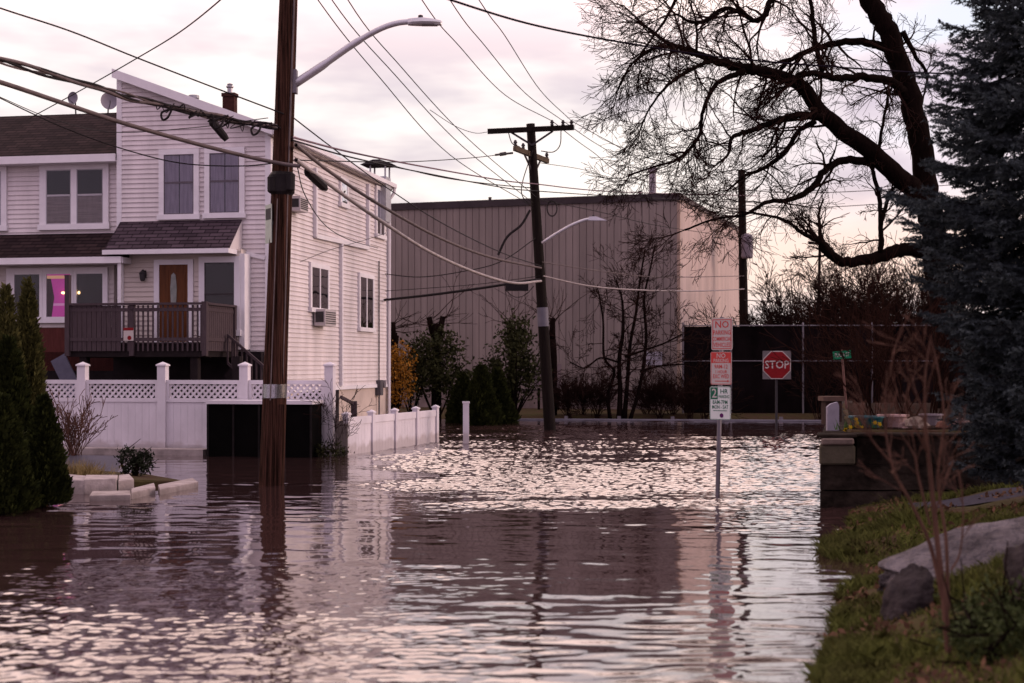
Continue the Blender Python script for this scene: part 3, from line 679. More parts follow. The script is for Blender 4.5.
# black bin store with white lid
bx0, bzt = FW.front(208, 404, -.75); bx1 = FW.front(311, 404, -.75)[0]
BN = FW.empty('storage_bin'); tag(BN, 'low black storage box with a thin white lid against the white fence', 'storage box')
m = MB(); m.box(bx0, bx1, -.75, -.12, -.05, bzt); m.build('body', BLACKP, BN, True)
m = MB(); m.box(bx0-.03, bx1+.04, -.80, -.10, bzt+.003, bzt+.07); m.build('lid', FENCEV, BN, True)
m = MB()
for k in range(5): q = lerp(bx0, bx1, k/4); m.box(q-.02, q+.02, -.765, -.752, 0, bzt-.002)
m.build('batten', mat('scuffed black batten', (.014, .011, .011), .8, .5, 5), BN, True)

# low white fence by the street
A, B = Vector((gx(346.5, 27.3), 27.3, 0)), Vector((gx(435.6, 31.9), 31.9, 0)); dirv = (B-A).normalized(); ang = math.atan2(dirv.y, dirv.x)
LF = empty('low_fence', A, ang); tag(LF, 'low white vinyl fence standing in the flood beside the house', 'fence'); Ln = (B-A).length
for i in range(5):
    u = Ln*i/4; m = MB(); m.box(u-.06, u+.06, -.06, .06, -.5, .77); m.box(u-.075, u+.075, -.075, .075, .77, .80)
    m.add([(u-.07, -.07, .80), (u+.07, -.07, .80), (u+.07, .07, .80), (u-.07, .07, .80), (u, 0, .84)], [(0, 1, 4), (1, 2, 4), (2, 3, 4), (3, 0, 4)]); m.build('post', FENCEV, LF, True)
    if i < 4:
        m = MB(); a, b = u+.062, u+Ln/4-.062; m.box(a, b, -.035, .035, .58, .72); m.build('rail', FENCEV, LF, True)
        m = MB(); k = a
        while k < b-.01: m.box(k, min(k+.15, b)-.001, -.02, .02, -.5, .58); k += .152
        m.build('panel', FENCEV, LF, True)
p = at(466, 443, 31.5); m = MB(); m.box(p.x-.065, p.x+.065, p.y-.065, p.y+.065, -.5, .88); m.box(p.x-.08, p.x+.08, p.y-.08, p.y+.08, .88, .92)
tag(m.build('fence_post', FENCEV, origin=(p.x, p.y, 0)), 'lone white fence post standing in the flood water', 'post')
# rough grey timber post and old boards at the fence end
p = at(341, 452, 27.0); m = MB()
for k in range(3): m.box(p.x-.11+k*.08, p.x-.04+k*.08, p.y-.03, p.y+.04, -.3, .72-.05*k)
tag(m.build('timber_post', mat('rotten grey timber', (.16, .13, .12), .9, .5, 6, .01, (5, 5, .5)), origin=(p.x, p.y, 0)), 'rough grey timber post at the near end of the low white fence', 'post')
# grey handrail behind it
A_ = at(341, 397, 29); B_ = at(354, 404, 29.4); m = MB(); m.bar(A_, B_, .05, .06); m.box(B_.x-.06, B_.x+.06, B_.y-.05, B_.y+.05, .1, B_.z+.06)
tag(m.build('handrail', DECKM, origin=(B_.x, B_.y, 0)), 'grey handrail with a stub post behind the low white fence', 'handrail')

# ------------------------------------------------------------------ planter island, kerbs
kb = FW.empty('concrete_kerb'); tag(kb, 'low pale concrete kerb along the foot of the white fence', 'kerb')
m = MB(); a = FW.front(-40, 450, -.5)[0]; b = FW.front(205, 450, -.5)[0]; m.box(a, b, -.60, -.12, -.3, .115); m.build('kerb_stone', CONC, kb, True)
p0, p1 = at(40, 470, 24), at(118, 470, 24.5)
dw = MB(); dw.add([(gx(20, 21.5), 21.5, -.02), (gx(118, 22.5), 22.5, -.02), (gx(120, 26.3), 26.3, .02), (gx(0, 26.8), 26.8, .02), (gx(20, 21.5), 21.5, -.5), (gx(118, 22.5), 22.5, -.5), (gx(120, 26.3), 26.3, -.5), (gx(0, 26.8), 26.8, -.5)], [(0, 1, 2, 3), (0, 4, 5, 1), (1, 5, 6, 2), (2, 6, 7, 3), (3, 7, 4, 0)])
for i in range(4): x, y, z = dw.v[i]; dw.v[i] = (x, y, z+.035)
tag(dw.build('driveway', mat('wet bluish asphalt', (.07, .065, .085), .35, .3, 8)), kind='structure')
def block(name, label, pts, ztop, zbot, cat='kerb stone', group=None, m_=STONEP):
    poly = [(gx(px, Y), Y, zbot) for px, Y in pts]; m = MB(); n = len(poly)
    top = [(x+random.uniform(-.008, .008), y+random.uniform(-.008, .008), ztop) for x, y, _ in poly]
    m.add(poly+top, [tuple(range(n, 2*n))]+[(i, (i+1) % n, (i+1) % n+n, i+n) for i in range(n)])
    o = m.build(name, m_, origin=poly[0]); tag(o, label, cat, group); 
    bv = o.modifiers.new('b', 'BEVEL'); bv.width = .012; bv.segments = 2
block('kerb_block', 'large pale stone block at the left of the planter edge', ((58, 19.3), (84, 19.1), (86, 19.9), (60, 20.3)), .19, -.4, group='planter edge stones')
block('kerb_block', 'long pale stone block of the planter edge between two others', ((84.3, 19.1), (117, 19.3), (118, 19.9), (86.3, 19.9)), .20, -.4, group='planter edge stones')
block('kerb_block', 'sloping pale stone at the corner of the planter edge', ((118, 19.4), (134, 19.7), (129, 20.6), (118.5, 20.4)), .16, -.4, group='planter edge stones')
block('kerb_block', 'low pale stone slab lying in the water before the planter', ((90, 18.2), (131, 18.3), (131, 18.9), (92, 18.8)), .07, -.4, group='planter edge stones')
block('kerb_block', 'low pale kerb stone beside the gap in the planter edge', ((131.6, 18.4), (156, 19.2), (154, 19.9), (131.6, 19.0)), .09, -.4, group='planter edge stones')
block('kerb_block', 'pale kerb stone at the right tip of the planter', ((160, 19.0), (198, 20.2), (193, 20.9), (158, 19.7)), .08, -.4, group='planter edge stones')
pl = MB(); pl.add([(gx(60, 19.6), 19.7, .13), (gx(118, 20), 20.0, .13), (gx(134, 20.2), 20.1, .08), (gx(190, 20.9), 20.7, .045), (gx(150, 22), 21.9, .05), (gx(60, 22), 22.0, .15), ], [(0, 1, 2, 3, 4, 5)])
vs = list(pl.v); pl.add([(x, y, -.4) for x, y, z in vs], []); n = 6
for i in range(n): pl.f.append((i, i+n, (i+1) % n+n, (i+1) % n)); pl.mi.append(0)
tag(pl.build('planter_bed', SOIL), kind='structure')

# ------------------------------------------------------------------ vegetation generators
def rdir(z0=-1, z1=1):
    a = random.uniform(0, 2*math.pi); z = random.uniform(z0, z1); r = math.sqrt(max(0, 1-z*z)); return Vector((r*math.cos(a), r*math.sin(a), z))
def twig(mb, p, d, L, r, lev, spread=.75, grav=0.0, kids=(6, 5, 4), n=3, segs=4, wig=.28, tw=.0035):
    d = Vector(d).normalized(); pts = [Vector(p)]; ds = [d.copy()]
    for i in range(segs):
        d = (d+rdir()*wig+Vector((0, 0, grav))).normalized(); pts.append(pts[-1]+d*L/segs); ds.append(d.copy())
    rad = [max(tw, r*(1-.75*i/segs)) for i in range(segs+1)]
    mb.tube(pts, rad, n if lev > 1 else 3, cap=False)
    if lev <= 0: return
    k = kids[min(len(kids)-1, len(kids)-lev)] if lev <= len(kids) else kids[0]
    for i in range(k):
        t = random.uniform(.2, 1.0)*segs; j = min(int(t), segs-1); q = pts[j].lerp(pts[j+1], t-j)
        nd = (ds[j+1]+rdir()*spread).normalized()
        twig(mb, q, nd, L*random.uniform(.4, .65)*(1.15-.5*t/segs), max(tw, rad[j+1]*.6), lev-1, spread, grav, kids, n, segs if lev > 1 else 3, wig, tw)
def cards(centers, n, spread, size, up=0.0, aspect=.5, k=4):
    c = np.asarray(centers); idx = RNG.integers(0, len(c), n); p = c[idx]+RNG.normal(0, 1, (n, 3))*spread
    a = RNG.normal(0, 1, (n, 3)); a[:, 2] += up; a /= np.linalg.norm(a, axis=1)[:, None]
    b = np.cross(a, RNG.normal(0, 1, (n, 3))); b /= np.linalg.norm(b, axis=1)[:, None]
    s = size*RNG.uniform(.6, 1.4, (n, 1))
    if k == 3: return np.stack([p-b*s*aspect*.5, p+b*s*aspect*.5, p+a*s], 1)
    return np.stack([p, p+a*s*.5+b*s*aspect*.5, p+a*s, p+a*s*.5-b*s*aspect*.5], 1)
def conifer(name, label, base, h, r, n, m_=ARBOR, cat='shrub', size=.075, group=None):
    n = int(n*2.1); e = empty(name, base); tag(e, label, cat, group); b = Vector(base)
    m = MB(); m.tube([b-Vector((0, 0, .2)), b+Vector((0, 0, h*.8))], [r*.12, .01], 6); m.build('trunk', BARK, e)
    t = RNG.power(1.6, n); t = 1-t
    ph = RNG.uniform(0, 2*np.pi, n); lump = 1+.16*np.sin(ph*5+t*9)+.10*np.sin(ph*9-t*23)
    prof = np.where(t < .12, .78+1.8*t, (1-t)**.72*1.09)
    rr = r*prof*lump*np.sqrt(RNG.uniform(.35, 1, n))
    p = np.stack([b.x+rr*np.cos(ph), b.y+rr*np.sin(ph), b.z+t*h], -1)
    out = np.stack([np.cos(ph), np.sin(ph), np.full(n, 1.5)], -1)+RNG.normal(0, .45, (n, 3)); out /= np.linalg.norm(out, axis=1)[:, None]
    sd = np.cross(out, RNG.normal(0, 1, (n, 3))); sd /= np.linalg.norm(sd, axis=1)[:, None]
    s = size*RNG.uniform(.6, 1.5, (n, 1))
    V = np.stack([p, p+out*s*.55+sd*s*.2, p+out*s, p+out*s*.55-sd*s*.2], 1)
    m = MB(); m.tris(V); m.build('foliage', m_, e); return e
def leafy(name, label, base, blobs, n, size, m_=LEAFG, cat='shrub', stems=5, group=None, spread=.16):
    e = empty(name, base); tag(e, label, cat, group); b = Vector(base); m = MB()
    cs = []
    for (dx, dy, dz, rr, k) in blobs:
        for _ in range(k):
            d = rdir(); q = rr*random.uniform(.35, 1)**.5; cs.append((b.x+dx+d.x*q, b.y+dy+d.y*q, b.z+dz+d.z*q*1.1))
    for _ in range(stems):
        t = Vector(random.choice(cs)); mid = b.lerp(t, .5)+rdir()*.12; m.tube([b-Vector((0, 0, .2)), mid, t], [.035, .022, .008], 5)
    for c in cs[::4]:
        t = Vector(c); m.tube([t, t+rdir(-.2, 1)*random.uniform(.15, .35)], [.008, .004], 3, cap=False)
    m.build('stems', BARK, e)
    m = MB(); m.tris(cards(cs, n, spread, size, .3, .45)); m.build('foliage', m_, e); return e
def bareshrub(name, label, base, n, h, spread, kids, r=.02, m_=TWIG, cat='shrub', group=None, lev=2, grav=.02, tw=.004, wig=.22):
    e = empty(name, base); tag(e, label, cat, group); m = MB(); b = Vector(base)
    for i in range(n):
        d = Vector((random.gauss(0, spread), random.gauss(0, spread), 1)); twig(m, b+Vector((random.gauss(0, .06), random.gauss(0, .06), -.1)), d, h*random.uniform(.7, 1.1), r*random.uniform(.6, 1), lev, .6, grav, kids, 4, 6, wig, tw)
    m.build('branches', m_, e); return e

# ------------------------------------------------------------------ left planting
conifer('arborvitae', 'dark arborvitae at the left picture edge nearest the water', (gx(2, 16.6), 16.6, .02), gz(398, 16.6), .36, 5200)
conifer('arborvitae', 'dark pointed arborvitae standing just before the planter stones', (gx(44, 17.4), 17.4, .02), gz(399, 17.4), .28, 4600)
conifer('arborvitae', 'tall dark arborvitae under the pink window', (gx(28, 24.5), 24.5, .1), gz(280, 24.5)-.1, .33, 5200, ARBORB, size=.09)
conifer('arborvitae', 'tall dark arborvitae at the left edge behind the shorter ones', (gx(6, 23.5), 23.5, .1), gz(287, 23.5)-.1, .36, 5200, ARBORB, size=.09)
conifer('arborvitae', 'dark arborvitae half hidden between the taller pair and the planter', (gx(8, 20.5), 20.5, .05), gz(335, 20.5)-.1, .42, 5200, size=.09)
leafy('bush', 'small dark rounded bush on the planter island', (gx(135, 21.2), 21.2, .04), ((-.1, 0, .26, .17, 26), (.12, 0, .22, .15, 24), (0, .05, .32, .12, 14)), 1500, .05, mat('dark bush leaves', (.018, .022, .012), .7, .4, 5), stems=6, spread=.035)
gt = MB(); n = 700; cx_ = gx(80, 20.6); p = np.stack([RNG.normal(cx_, .17, n), RNG.normal(20.5, .12, n), np.full(n, .13)], -1)
d = np.stack([RNG.normal(0, .7, n), RNG.normal(0, .7, n), np.ones(n)], -1); d /= np.linalg.norm(d, axis=1)[:, None]; L_ = RNG.uniform(.14, .34, (n, 1)); sd = np.cross(d, RNG.normal(0, 1, (n, 3))); sd /= np.linalg.norm(sd, axis=1)[:, None]
gt.tris(np.stack([p-sd*.006, p+sd*.006, p+d*L_+np.array([0, 0, -.02])], 1)); tag(gt.build('grass_tuft', mat('straw coloured grass', (.26, .19, .08), .8, .3, 5), origin=(cx_, 20.5, .13)), 'straw coloured grass tuft behind the pale planter blocks', 'grass tuft')
bareshrub('bare_shrub', 'bare reddish shrub before the white lattice fence', (gx(74, 26.4), 26.4, .08), 26, .95, .25, (4, 2), .013, mat('tan shrub twigs', (.11, .055, .042), 1, .4, 2, spec=.03), tw=.006)
bareshrub('bare_vine', 'bare dark vine tangled round the white post by the black box', (gx(333, 27.0), 27.0, .05), 9, 1.25, .07, (4, 3), .010, TWIG, 'vine', tw=.004, wig=.34)
leafy('ground_ivy', 'low green weeds at the foot of the white post by the black box', (gx(332, 26.8), 26.8, .0), ((-.2, 0, .08, .12, 14), (.15, 0, .1, .12, 14), (0, .05, .16, .1, 10)), 420, .06, LEAFG, 'weeds', 2, spread=.06)

# ------------------------------------------------------------------ warehouse
WF = Frame(gx(678, 51), 51, 18)
W = WF.empty('warehouse'); tag(W, 'big taupe metal clad warehouse behind the flooded street', 'warehouse')
wl = -24.0; wd = WF.side(744, 300)[0]; wt = WF.front(677, 193)[1]; wb = WF.front(677, 390)[1]
def cladding(P, L, z0, z1, pitch=.26):
    m = MB(); k = 0
    s = 1 if L > 0 else -1
    while k < abs(L)-.01:
        q = min(k+pitch, abs(L)); a, b, c = s*k, s*(k+.016), s*q
        m.add([P(a, .0, z0), P(b, .0, z0), P(b, .0, z1), P(a, .0, z1)], [(0, 1, 2, 3)])
        if q-k > .12:
            b2 = s*(k+.024); c2 = s*(q-.008)
            m.add([P(b, 0, z0), P(b2, .028, z0), P(b2, .028, z1), P(b, 0, z1)], [(0, 1, 2, 3)]); m.add([P(b2, .028, z0), P(c2, .028, z0), P(c2, .028, z1), P(b2, .028, z1)], [(0, 1, 2, 3)])
            m.add([P(c2, .028, z0), P(c, 0, z0), P(c, 0, z1), P(c2, .028, z1)], [(0, 1, 2, 3)])
        k = q
    return m
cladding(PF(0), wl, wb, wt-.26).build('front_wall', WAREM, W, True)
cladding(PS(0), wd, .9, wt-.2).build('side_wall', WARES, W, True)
m = MB(); m.box(wl, -.02, .02, wd, 0, wt-.3); m.box(wl, -.05, .05, wd-.02, wt-.3, wt-.12); m.build('core', WAREM, W, True)
m = MB(); m.box(wl, .02, -.03, .018, 0, wb-.002); m.box(.0, .04, .02, wd, 0, .9); m.build('plinth', mat('stained base wall', (.20, .15, .145), .9, .45, 1.4, .01), W, True)
m = MB(); m.box(wl, .07, -.09, .10, wt-.262, wt); m.box(wl, .03, -.055, -.02, wb-.05, wb); m.build('parapet', PARAPET, W, True)
m = MB(); m.box(-.02, .075, .10, wd, wt-.20, wt+.0); m.build('side_flashing', mat('brown roof flashing', (.13, .10, .10), .6, .2, 3), W, True)
m = MB(); m.box(-.02, .08, -.06, .05, 0, wt-.265); m.build('corner_trim', mat('tan corner flashing', (.36, .26, .21), .6, .2, 3), W, True)
u, z = WF.front(652.5, 168, 3); m = MB(); m.lathe((u, 3, wt-.2), [(.14, 0), (.14, z-wt+.05), (.19, z-wt+.06), (.19, z-wt+.2), (.05, z-wt+.25)], 12); m.build('roof_vent', mat('grey flue metal', (.25, .22, .25), .5, .2, 4), W, True)
for px, hh in ((490, .12), (536, .16), (600, .10), (640, .14)):
    u, z = WF.front(px, 200, .4); m = MB(); m.lathe((u, .4, wt-.15), [(.06, 0), (.06, .15+hh), (.09, .16+hh), (.0101, .2+hh)], 8); m.build('roof_stub', DARKMETAL, W, True)
# papers fixed to the wall
a0, z1 = WF.front(646.5, 351, -.05); a1, z0 = WF.front(663, 365, -.05); o = WF.world(a0, -.06, z0); e = empty('wall_notice', o, -WF.a); tag(e, 'pale paper notices stuck to the warehouse wall near its corner', 'notice')
m = MB()
ww, hh = a1-a0, z1-z0
for i in range(2):
    for j in range(3): m.box(i*ww/2, i*ww/2+ww/2-.03, -.012, 0, j*hh/3, j*hh/3+hh/3-.03)
m.build('sheet', mat('lavender white paper', (.45, .42, .50), .7, .12, 5), e, True)
m = MB()
for i in range(2):
    for j in range(3):
        for k in range(3): m.box(i*ww/2+.03, i*ww/2+ww/2-.07, -.0155, -.0125, j*hh/3+.03+k*.035, j*hh/3+.042+k*.035)
m.build('print', BACKP, e, True)
# pale board behind the second pole
a0, z1 = WF.front(535, 364, -1.4); a1, z0 = WF.front(561, 388, -1.4); o = WF.world((a0+a1)/2, -1.4, .1); e = empty('sign_board', o, -WF.a); tag(e, 'plain pale board on two posts behind the dark leaning pole', 'sign board')
m = MB(); m.box(-(a1-a0)/2, (a1-a0)/2, -.02, .02, z0-.1, z1-.1); m.build('panel', mat('blank mauve board', (.19, .145, .155), .7, .12, 4), e, True)
for s in (-1, 1): m = MB(); m.box(s*.36-.04, s*.36+.04, .022, .09, -.3, z1-.1); m.build('post', BARK, e, True)

# ------------------------------------------------------------------ guardrail and screened chain-link fence
GR = empty('guardrail', (gx(520, 44.5), 44.5, 0)); tag(GR, 'low steel guardrail just above the water in front of the warehouse', 'guardrail')
x0, x1 = gx(511, 44.5), gx(850, 43.2)
m = MB(); A = Vector((x0, 44.5, 0)); B = Vector((x1, 43.2, 0))
prof = [(-.16, 0), (-.12, .03), (-.06, .03), (-.02, 0), (.02, 0), (.06, .03), (.12, .03), (.145, 0)]
vs = []
for P_ in (A, B):
    for (z, d) in prof: vs.append((P_.x, P_.y-.06-d, z*.55-.03))
for P_ in (A, B):
    for (z, d) in prof: vs.append((P_.x, P_.y-.05-d+.006, z*.55-.03))
n = len(prof); m.add(vs, [(i, i+1, n+i+1, n+i) for i in range(n-1)]+[(2*n+i+1, 2*n+i, 3*n+i, 3*n+i+1) for i in range(n-1)]); m.build('rail', mat('weathered guardrail zinc', (.15, .14, .17), .6, .2, 3), GR)
for i in range(7):
    q = A.lerp(B, (i+.05)/6.3); m = MB(); m.box(q.x-.05, q.x+.05, q.y-.045, q.y+.1, -.55, .13); m.build('post', GALV, GR)
p = at(511.5, 420, 44.4); m = MB(); m.box(p.x-.08, p.x+.08, p.y-.3, p.y-.2, -.3, .26); tag(m.build('marker_post', GALV, origin=(p.x, p.y-.25, 0)), 'short grey post at the left end of the guardrail', 'post')
p = at(508, 420, 44); m = MB(); m.lathe((p.x, p.y-.3, -.2), [(.06, 0), (.06, .5), (.03, .53)], 10); hy = m.build('marker_stake', SIGNR, origin=(p.x, p.y-.3, 0)); tag(hy, 'red and white marker stake beside the dark hedge', 'marker')
m = MB(); m.lathe((p.x, p.y-.3, .12), [(.064, 0), (.064, .09)], 10); m.build('band', SIGNW, hy)

CF = Frame(gx(682, 47.5), 47.5, 2.0)
CL = CF.empty('screened_fence'); tag(CL, 'tall chain link fence covered with black privacy mesh', 'fence')
ct = CF.front(760, 325)[1]; cm = CF.front(760, 361)[1]; ce = 15.5
m = MB(); n = 120
vs = []; 
for i in range(n+1):
    x = ce*i/n; d = .012*math.sin(i*.8)+.015*math.sin(i*.23)
    for j in range(9): vs.append((x, .045+d*math.sin(j*.4)+.008*math.sin(i*.5+j), .05+(ct-.1)*j/8))
m.add(vs, [(i*9+j, (i+1)*9+j, (i+1)*9+j+1, i*9+j+1) for i in range(n) for j in range(8)]); m.build('mesh_screen', SCREEN, CL, True, True)
cps = [CF.front(px, 360)[0] for px in (683, 731, 803, 872)]+[ce-4.8, ce-2.4, ce]
for u in cps:
    m = MB(); m.tube([(u, 0, -.2), (u, 0, ct+.03)], .032, 8); m.lathe((u, 0, ct+.03), [(.04, 0), (.03, .04), (.0101, .055)], 8); m.build('post', GALV, CL, True)
for z in (ct-.02, cm):
    m = MB(); m.tube([(0, -.04, z), (ce, -.04, z)], .02, 6); m.build('rail', GALV, CL, True)

# ------------------------------------------------------------------ poles
def vpole(mb, base, top, r0, r1, n=20, zlo=-.6):
    b, t = Vector(base), Vector(top); d = (t-b); k = 14
    pts = [b+d*(zlo/d.z)]+[b+d*(i/k) for i in range(k+1)]
    rad = [r0*1.02]+[lerp(r0, r1, i/k)*(1+random.uniform(-.012, .012)) for i in range(k+1)]
    mb.tube(pts, rad, n)
YP = 20.6
b = Vector((gx(271.5, YP), YP, 0)); t7 = Vector((gx(288.5, YP), YP, gz(0, YP))); top = b+(t7-b)*(10.6/t7.z)
UP = empty('utility_pole', b); tag(UP, 'big brown timber utility pole standing in the flood before the white house', 'utility pole')
def onp(py): z = gz(py, YP); return b+(t7-b)*(z/t7.z)
m = MB(); vpole(m, b, top, .182, .105); m.build('pole', POLEW, UP, smooth=True)
c = onp(391); m = MB(); n_ = 18
for k in range(n_):
    a0, a1 = R(170+k*10), R(180+k*10); q = lambda a, zz_, r_=.1765: (c.x+(r_)*math.cos(a)+.035*zz_, c.y+r_*math.sin(a), c.z+zz_)
    m.add([q(a0, -.10), q(a1, -.10), q(a1, .10), q(a0, .10)], [(0, 1, 2, 3)]); m.build('reflective_band', REFL, UP, smooth=True)
c = onp(184); m = MB()
m.tube([c-Vector((0, 0, .17)), c-Vector((0, 0, .12)), c+Vector((0, 0, .12)), c+Vector((0, 0, .17))], [.15, .185, .19, .15], 14); m.lathe((c.x+.13, c.y-.12, c.z-.10), [(.04, -.03), (.075, 0), (.08, .22), (.03, .26)], 10); m.lathe((c.x-.12, c.y-.13, c.z-.12), [(.04, -.03), (.07, 0), (.07, .2), (.03, .24)], 10)
m.build('terminal_box', BLACK, UP)
m = MB(); m.tube([onp(y)+Vector((.10+(.02 if y > 200 else 0), -.10, 0)) for y in (484, 400, 300, 200, 90, 0, -80)], .016, 6); m.tube([onp(y)+Vector((-.03, -.17-(y > 300)*.005, 0)) for y in (400, 300, 200)], .009, 5); m.build('ground_wire', CABLEM, UP)
m = MB(); m.tube([onp(y)+Vector((.135, -.115, 0)) for y in (520, 484, 450, 420, 404)], .045, 8); m.build('wire_guard', POLEW, UP, smooth=True)
c = onp(-150)
m = MB(); m.box(c.x-1.3, c.x+1.3, c.y-.22, c.y-.11, c.z-.06, c.z+.06); m.build('crossarm', ARMW, UP)
for k in range(6):
    m = MB(); x = c.x+(-1.2, -.85, -.45, .45, .85, 1.2)[k]; m.lathe((x, c.y-.165, c.z+.06), [(.02, 0), (.05, .03), (.03, .06), (.05, .09), (.03, .13)], 8); m.build('insulator', DARKMETAL, UP)
# sign plate fixed to the pole, seen nearly edge-on
c = onp(224)+Vector((-.17, -.02, 0)); m = MB(); A_ = Vector((c.x-.07, c.y-.16, c.z)); 
e = empty('pole_sign', c-Vector((0, 0, .28)), R(-62)); tag(e, 'narrow pale sign seen edge on strapped to the left of the big pole', 'sign')
m = MB(); m.box(-.14, .14, -.004, .004, 0, .56); m.build('plate', mat('faded green white plate', (.42, .46, .40), .5, .2, 6), e, True)
m = MB(); m.box(-.15, .15, .006, .02, .26, .31); m.box(-.11, .11, -.0075, -.0045, .34, .50); m.build('band', DARKMETAL, e, True)
# street lamp
SL = empty('street_lamp', onp(84)); tag(SL, 'grey street lamp on a long curved arm high on the big pole', 'street lamp')
pts = [at(295, 84, YP-.02), at(322, 66, YP-.1), at(352, 45, YP-.15), at(378, 30, YP-.2), at(396, 23.5, YP-.22), at(412, 21.5, YP-.25)]
m = MB(); m.tube(smoothcurve(pts, 5), [.062]*6+[.052]*6+[.042]*14, 10); m.build('arm', ALU, SL, smooth=True)
c = onp(84); m = MB(); m.box(c.x+.09, c.x+.17, c.y-.08, c.y+.06, c.z-.14, c.z+.2); m.build('bracket', GALV, SL)
h = at(408, 21.5, YP-.25); h2 = at(442, 22.5, YP-.3); m = MB()
L_ = h2.x-h.x; prof = [(0, .05, .05), (.06, .08, .055), (.2, .11, .062), (.36, .10, .045), (L_-.02, .05, .028), (L_, .02, .015)]
vs = []; 
for (x, w_, t_) in prof: vs += [(h.x+x, h.y-w_, h.z-.02), (h.x+x, h.y-w_*.7, h.z-.02+t_), (h.x+x, h.y+w_*.7, h.z-.02+t_), (h.x+x, h.y+w_, h.z-.02), (h.x+x, h.y+w_*.8, h.z-.05), (h.x+x, h.y-w_*.8, h.z-.05)]
m.add(vs, [(i*6+k, i*6+(k+1) % 6, (i+1)*6+(k+1) % 6, (i+1)*6+k) for i in range(5) for k in range(6)]+[(0, 1, 2, 3, 4, 5), (35, 34, 33, 32, 31, 30)]); m.build('lamp_head', ALU, SL)
m = MB(); m.lathe((h.x+.18, h.y, h.z+.035), [(.035, 0), (.035, .05), (.0101, .06)], 10); m.build('photocell', DARKMETAL, SL)
m = MB(); m.box(h.x+.2, h.x+.42, h.y-.06, h.y+.06, h.z-.058, h.z-.051); m.build('lens', LENS, SL)

Y2 = 37.7
b2 = Vector((gx(550, Y2), Y2, 0)); t2 = at(530.5, 124, Y2)
def on2(py): z = gz(py, Y2); return b2+(t2-b2)*(z/t2.z)
U2 = empty('utility_pole', b2); tag(U2, 'dark leaning utility pole with two crossarms before the warehouse', 'utility pole')
m = MB(); vpole(m, b2, t2, .158, .115); m.build('pole', POLEB, U2, smooth=True)
c = on2(317); m = MB(); m.tube([c-Vector((-.012, 0, .25)), c+Vector((-.012, 0, .25))], .15, 20, cap=False); m.build('pale_band', mat('pale plastic wrap', (.15, .14, .17), .5, .2, 4), U2, smooth=True)
A, B = at(487.5, 131.5, Y2-.25), at(574, 127.5, Y2-.25)
m = MB(); m.bar(A, B, .10, .13); ca = m.build('crossarm', POLEB, U2)
for px in (552, 563, 571.5):
    q = at(px, 125, Y2-.25); m = MB(); m.lathe((q.x, q.y, q.z-.03), [(.02, 0), (.055, .03), (.03, .06), (.055, .09), (.025, .16)], 8); m.build('insulator', DARKMETAL, ca)
m = MB()
for s, px in ((-1, 509), (1, 553)): m.bar(at(px, 131, Y2-.2), on2(146)+Vector((0, -.15, 0)), .03, .05)
m.build('brace', DARKMETAL, U2)
A, B = at(513, 150.5, Y2-1.2), at(549.5, 157.5, Y2+1.1); A.y = Y2-.9; B.y = Y2+.9
A = on2(153)+Vector((-.47, -.7, .02)); B = on2(156)+Vector((.42, .75, -.03))
m = MB(); m.bar(A, B, .10, .13); ca = m.build('crossarm', ARMW, U2)
for tt in (.02, .25, .97):
    q = A.lerp(B, tt); m = MB(); m.lathe((q.x, q.y, q.z+.06), [(.02, 0), (.055, .03), (.03, .06), (.055, .09), (.025, .16)], 8); m.build('insulator', DARKMETAL, ca)
m = MB()
for tt in (.25, .8): m.bar(A.lerp(B, tt), on2(175), .03, .05)
m.build('brace', DARKMETAL, U2)
m = MB(); m.tube([at(495, 155, Y2-.8), at(513, 153, Y2-.75)], .028, 8); m.tube([at(500, 154.5, Y2-.8), at(506, 153.5, Y2-.75)], .048, 8); m.build('deadend_insulator', DARKMETAL, U2)
c = at(552, 208.5, Y2-.3); m = MB()
m.tube([c+Vector((.13*math.cos(a)*1.0, .02*math.sin(3*a), .20*math.sin(a))) for a in [i*2*math.pi/20 for i in range(21)]], .018, 5); m.build('cable_coil', BLACK, U2)
m = MB(); m.tube(smoothcurve([at(533, 150, Y2-.2), at(523, 180, Y2-.2), at(522, 195, Y2-.2), at(530, 205, Y2-.2)], 6), .014, 5); m.tube(smoothcurve([at(530, 210, Y2-.2), at(521, 225, Y2-.25), at(507, 237, Y2-.25), at(498, 255, Y2-.25)], 6), .035, 5)
m.tube(smoothcurve([at(561, 130, Y2-.3), at(560, 145, Y2-.3), at(553, 152, Y2-.3), at(541, 151, Y2-.25)], 6), .014, 5); m.tube(smoothcurve([at(508, 131, Y2-.3), at(512, 143, Y2-.3), at(520, 147, Y2-.3)], 6), .014, 5)
m.build('jumper_wire', BLACK, U2)
S2 = empty('street_lamp', on2(243)); tag(S2, 'small street lamp on the leaning dark pole before the warehouse', 'street lamp')
m = MB(); m.tube(smoothcurve([at(542, 243, Y2-.15), at(556, 234, Y2-.3), at(572, 225, Y2-.45), at(585, 220, Y2-.5), at(592, 219, Y2-.5)], 5), .042, 8); m.build('arm', ALU, S2, smooth=True)
h = at(588, 218.8, Y2-.5); m = MB(); m.add([(h.x, h.y-.09, h.z-.05), (h.x+.5, h.y-.07, h.z-.05), (h.x+.5, h.y+.07, h.z-.05), (h.x, h.y+.09, h.z-.05), (h.x+.03, h.y-.07, h.z+.05), (h.x+.2, h.y-.06, h.z+.06), (h.x+.2, h.y+.06, h.z+.06), (h.x+.03, h.y+.07, h.z+.05)], [(3, 2, 1, 0), (4, 5, 6, 7), (0, 1, 5, 4), (1, 2, 6, 5), (2, 3, 7, 6), (3, 0, 4, 7)]); m.build('lamp_head', ALU, S2)
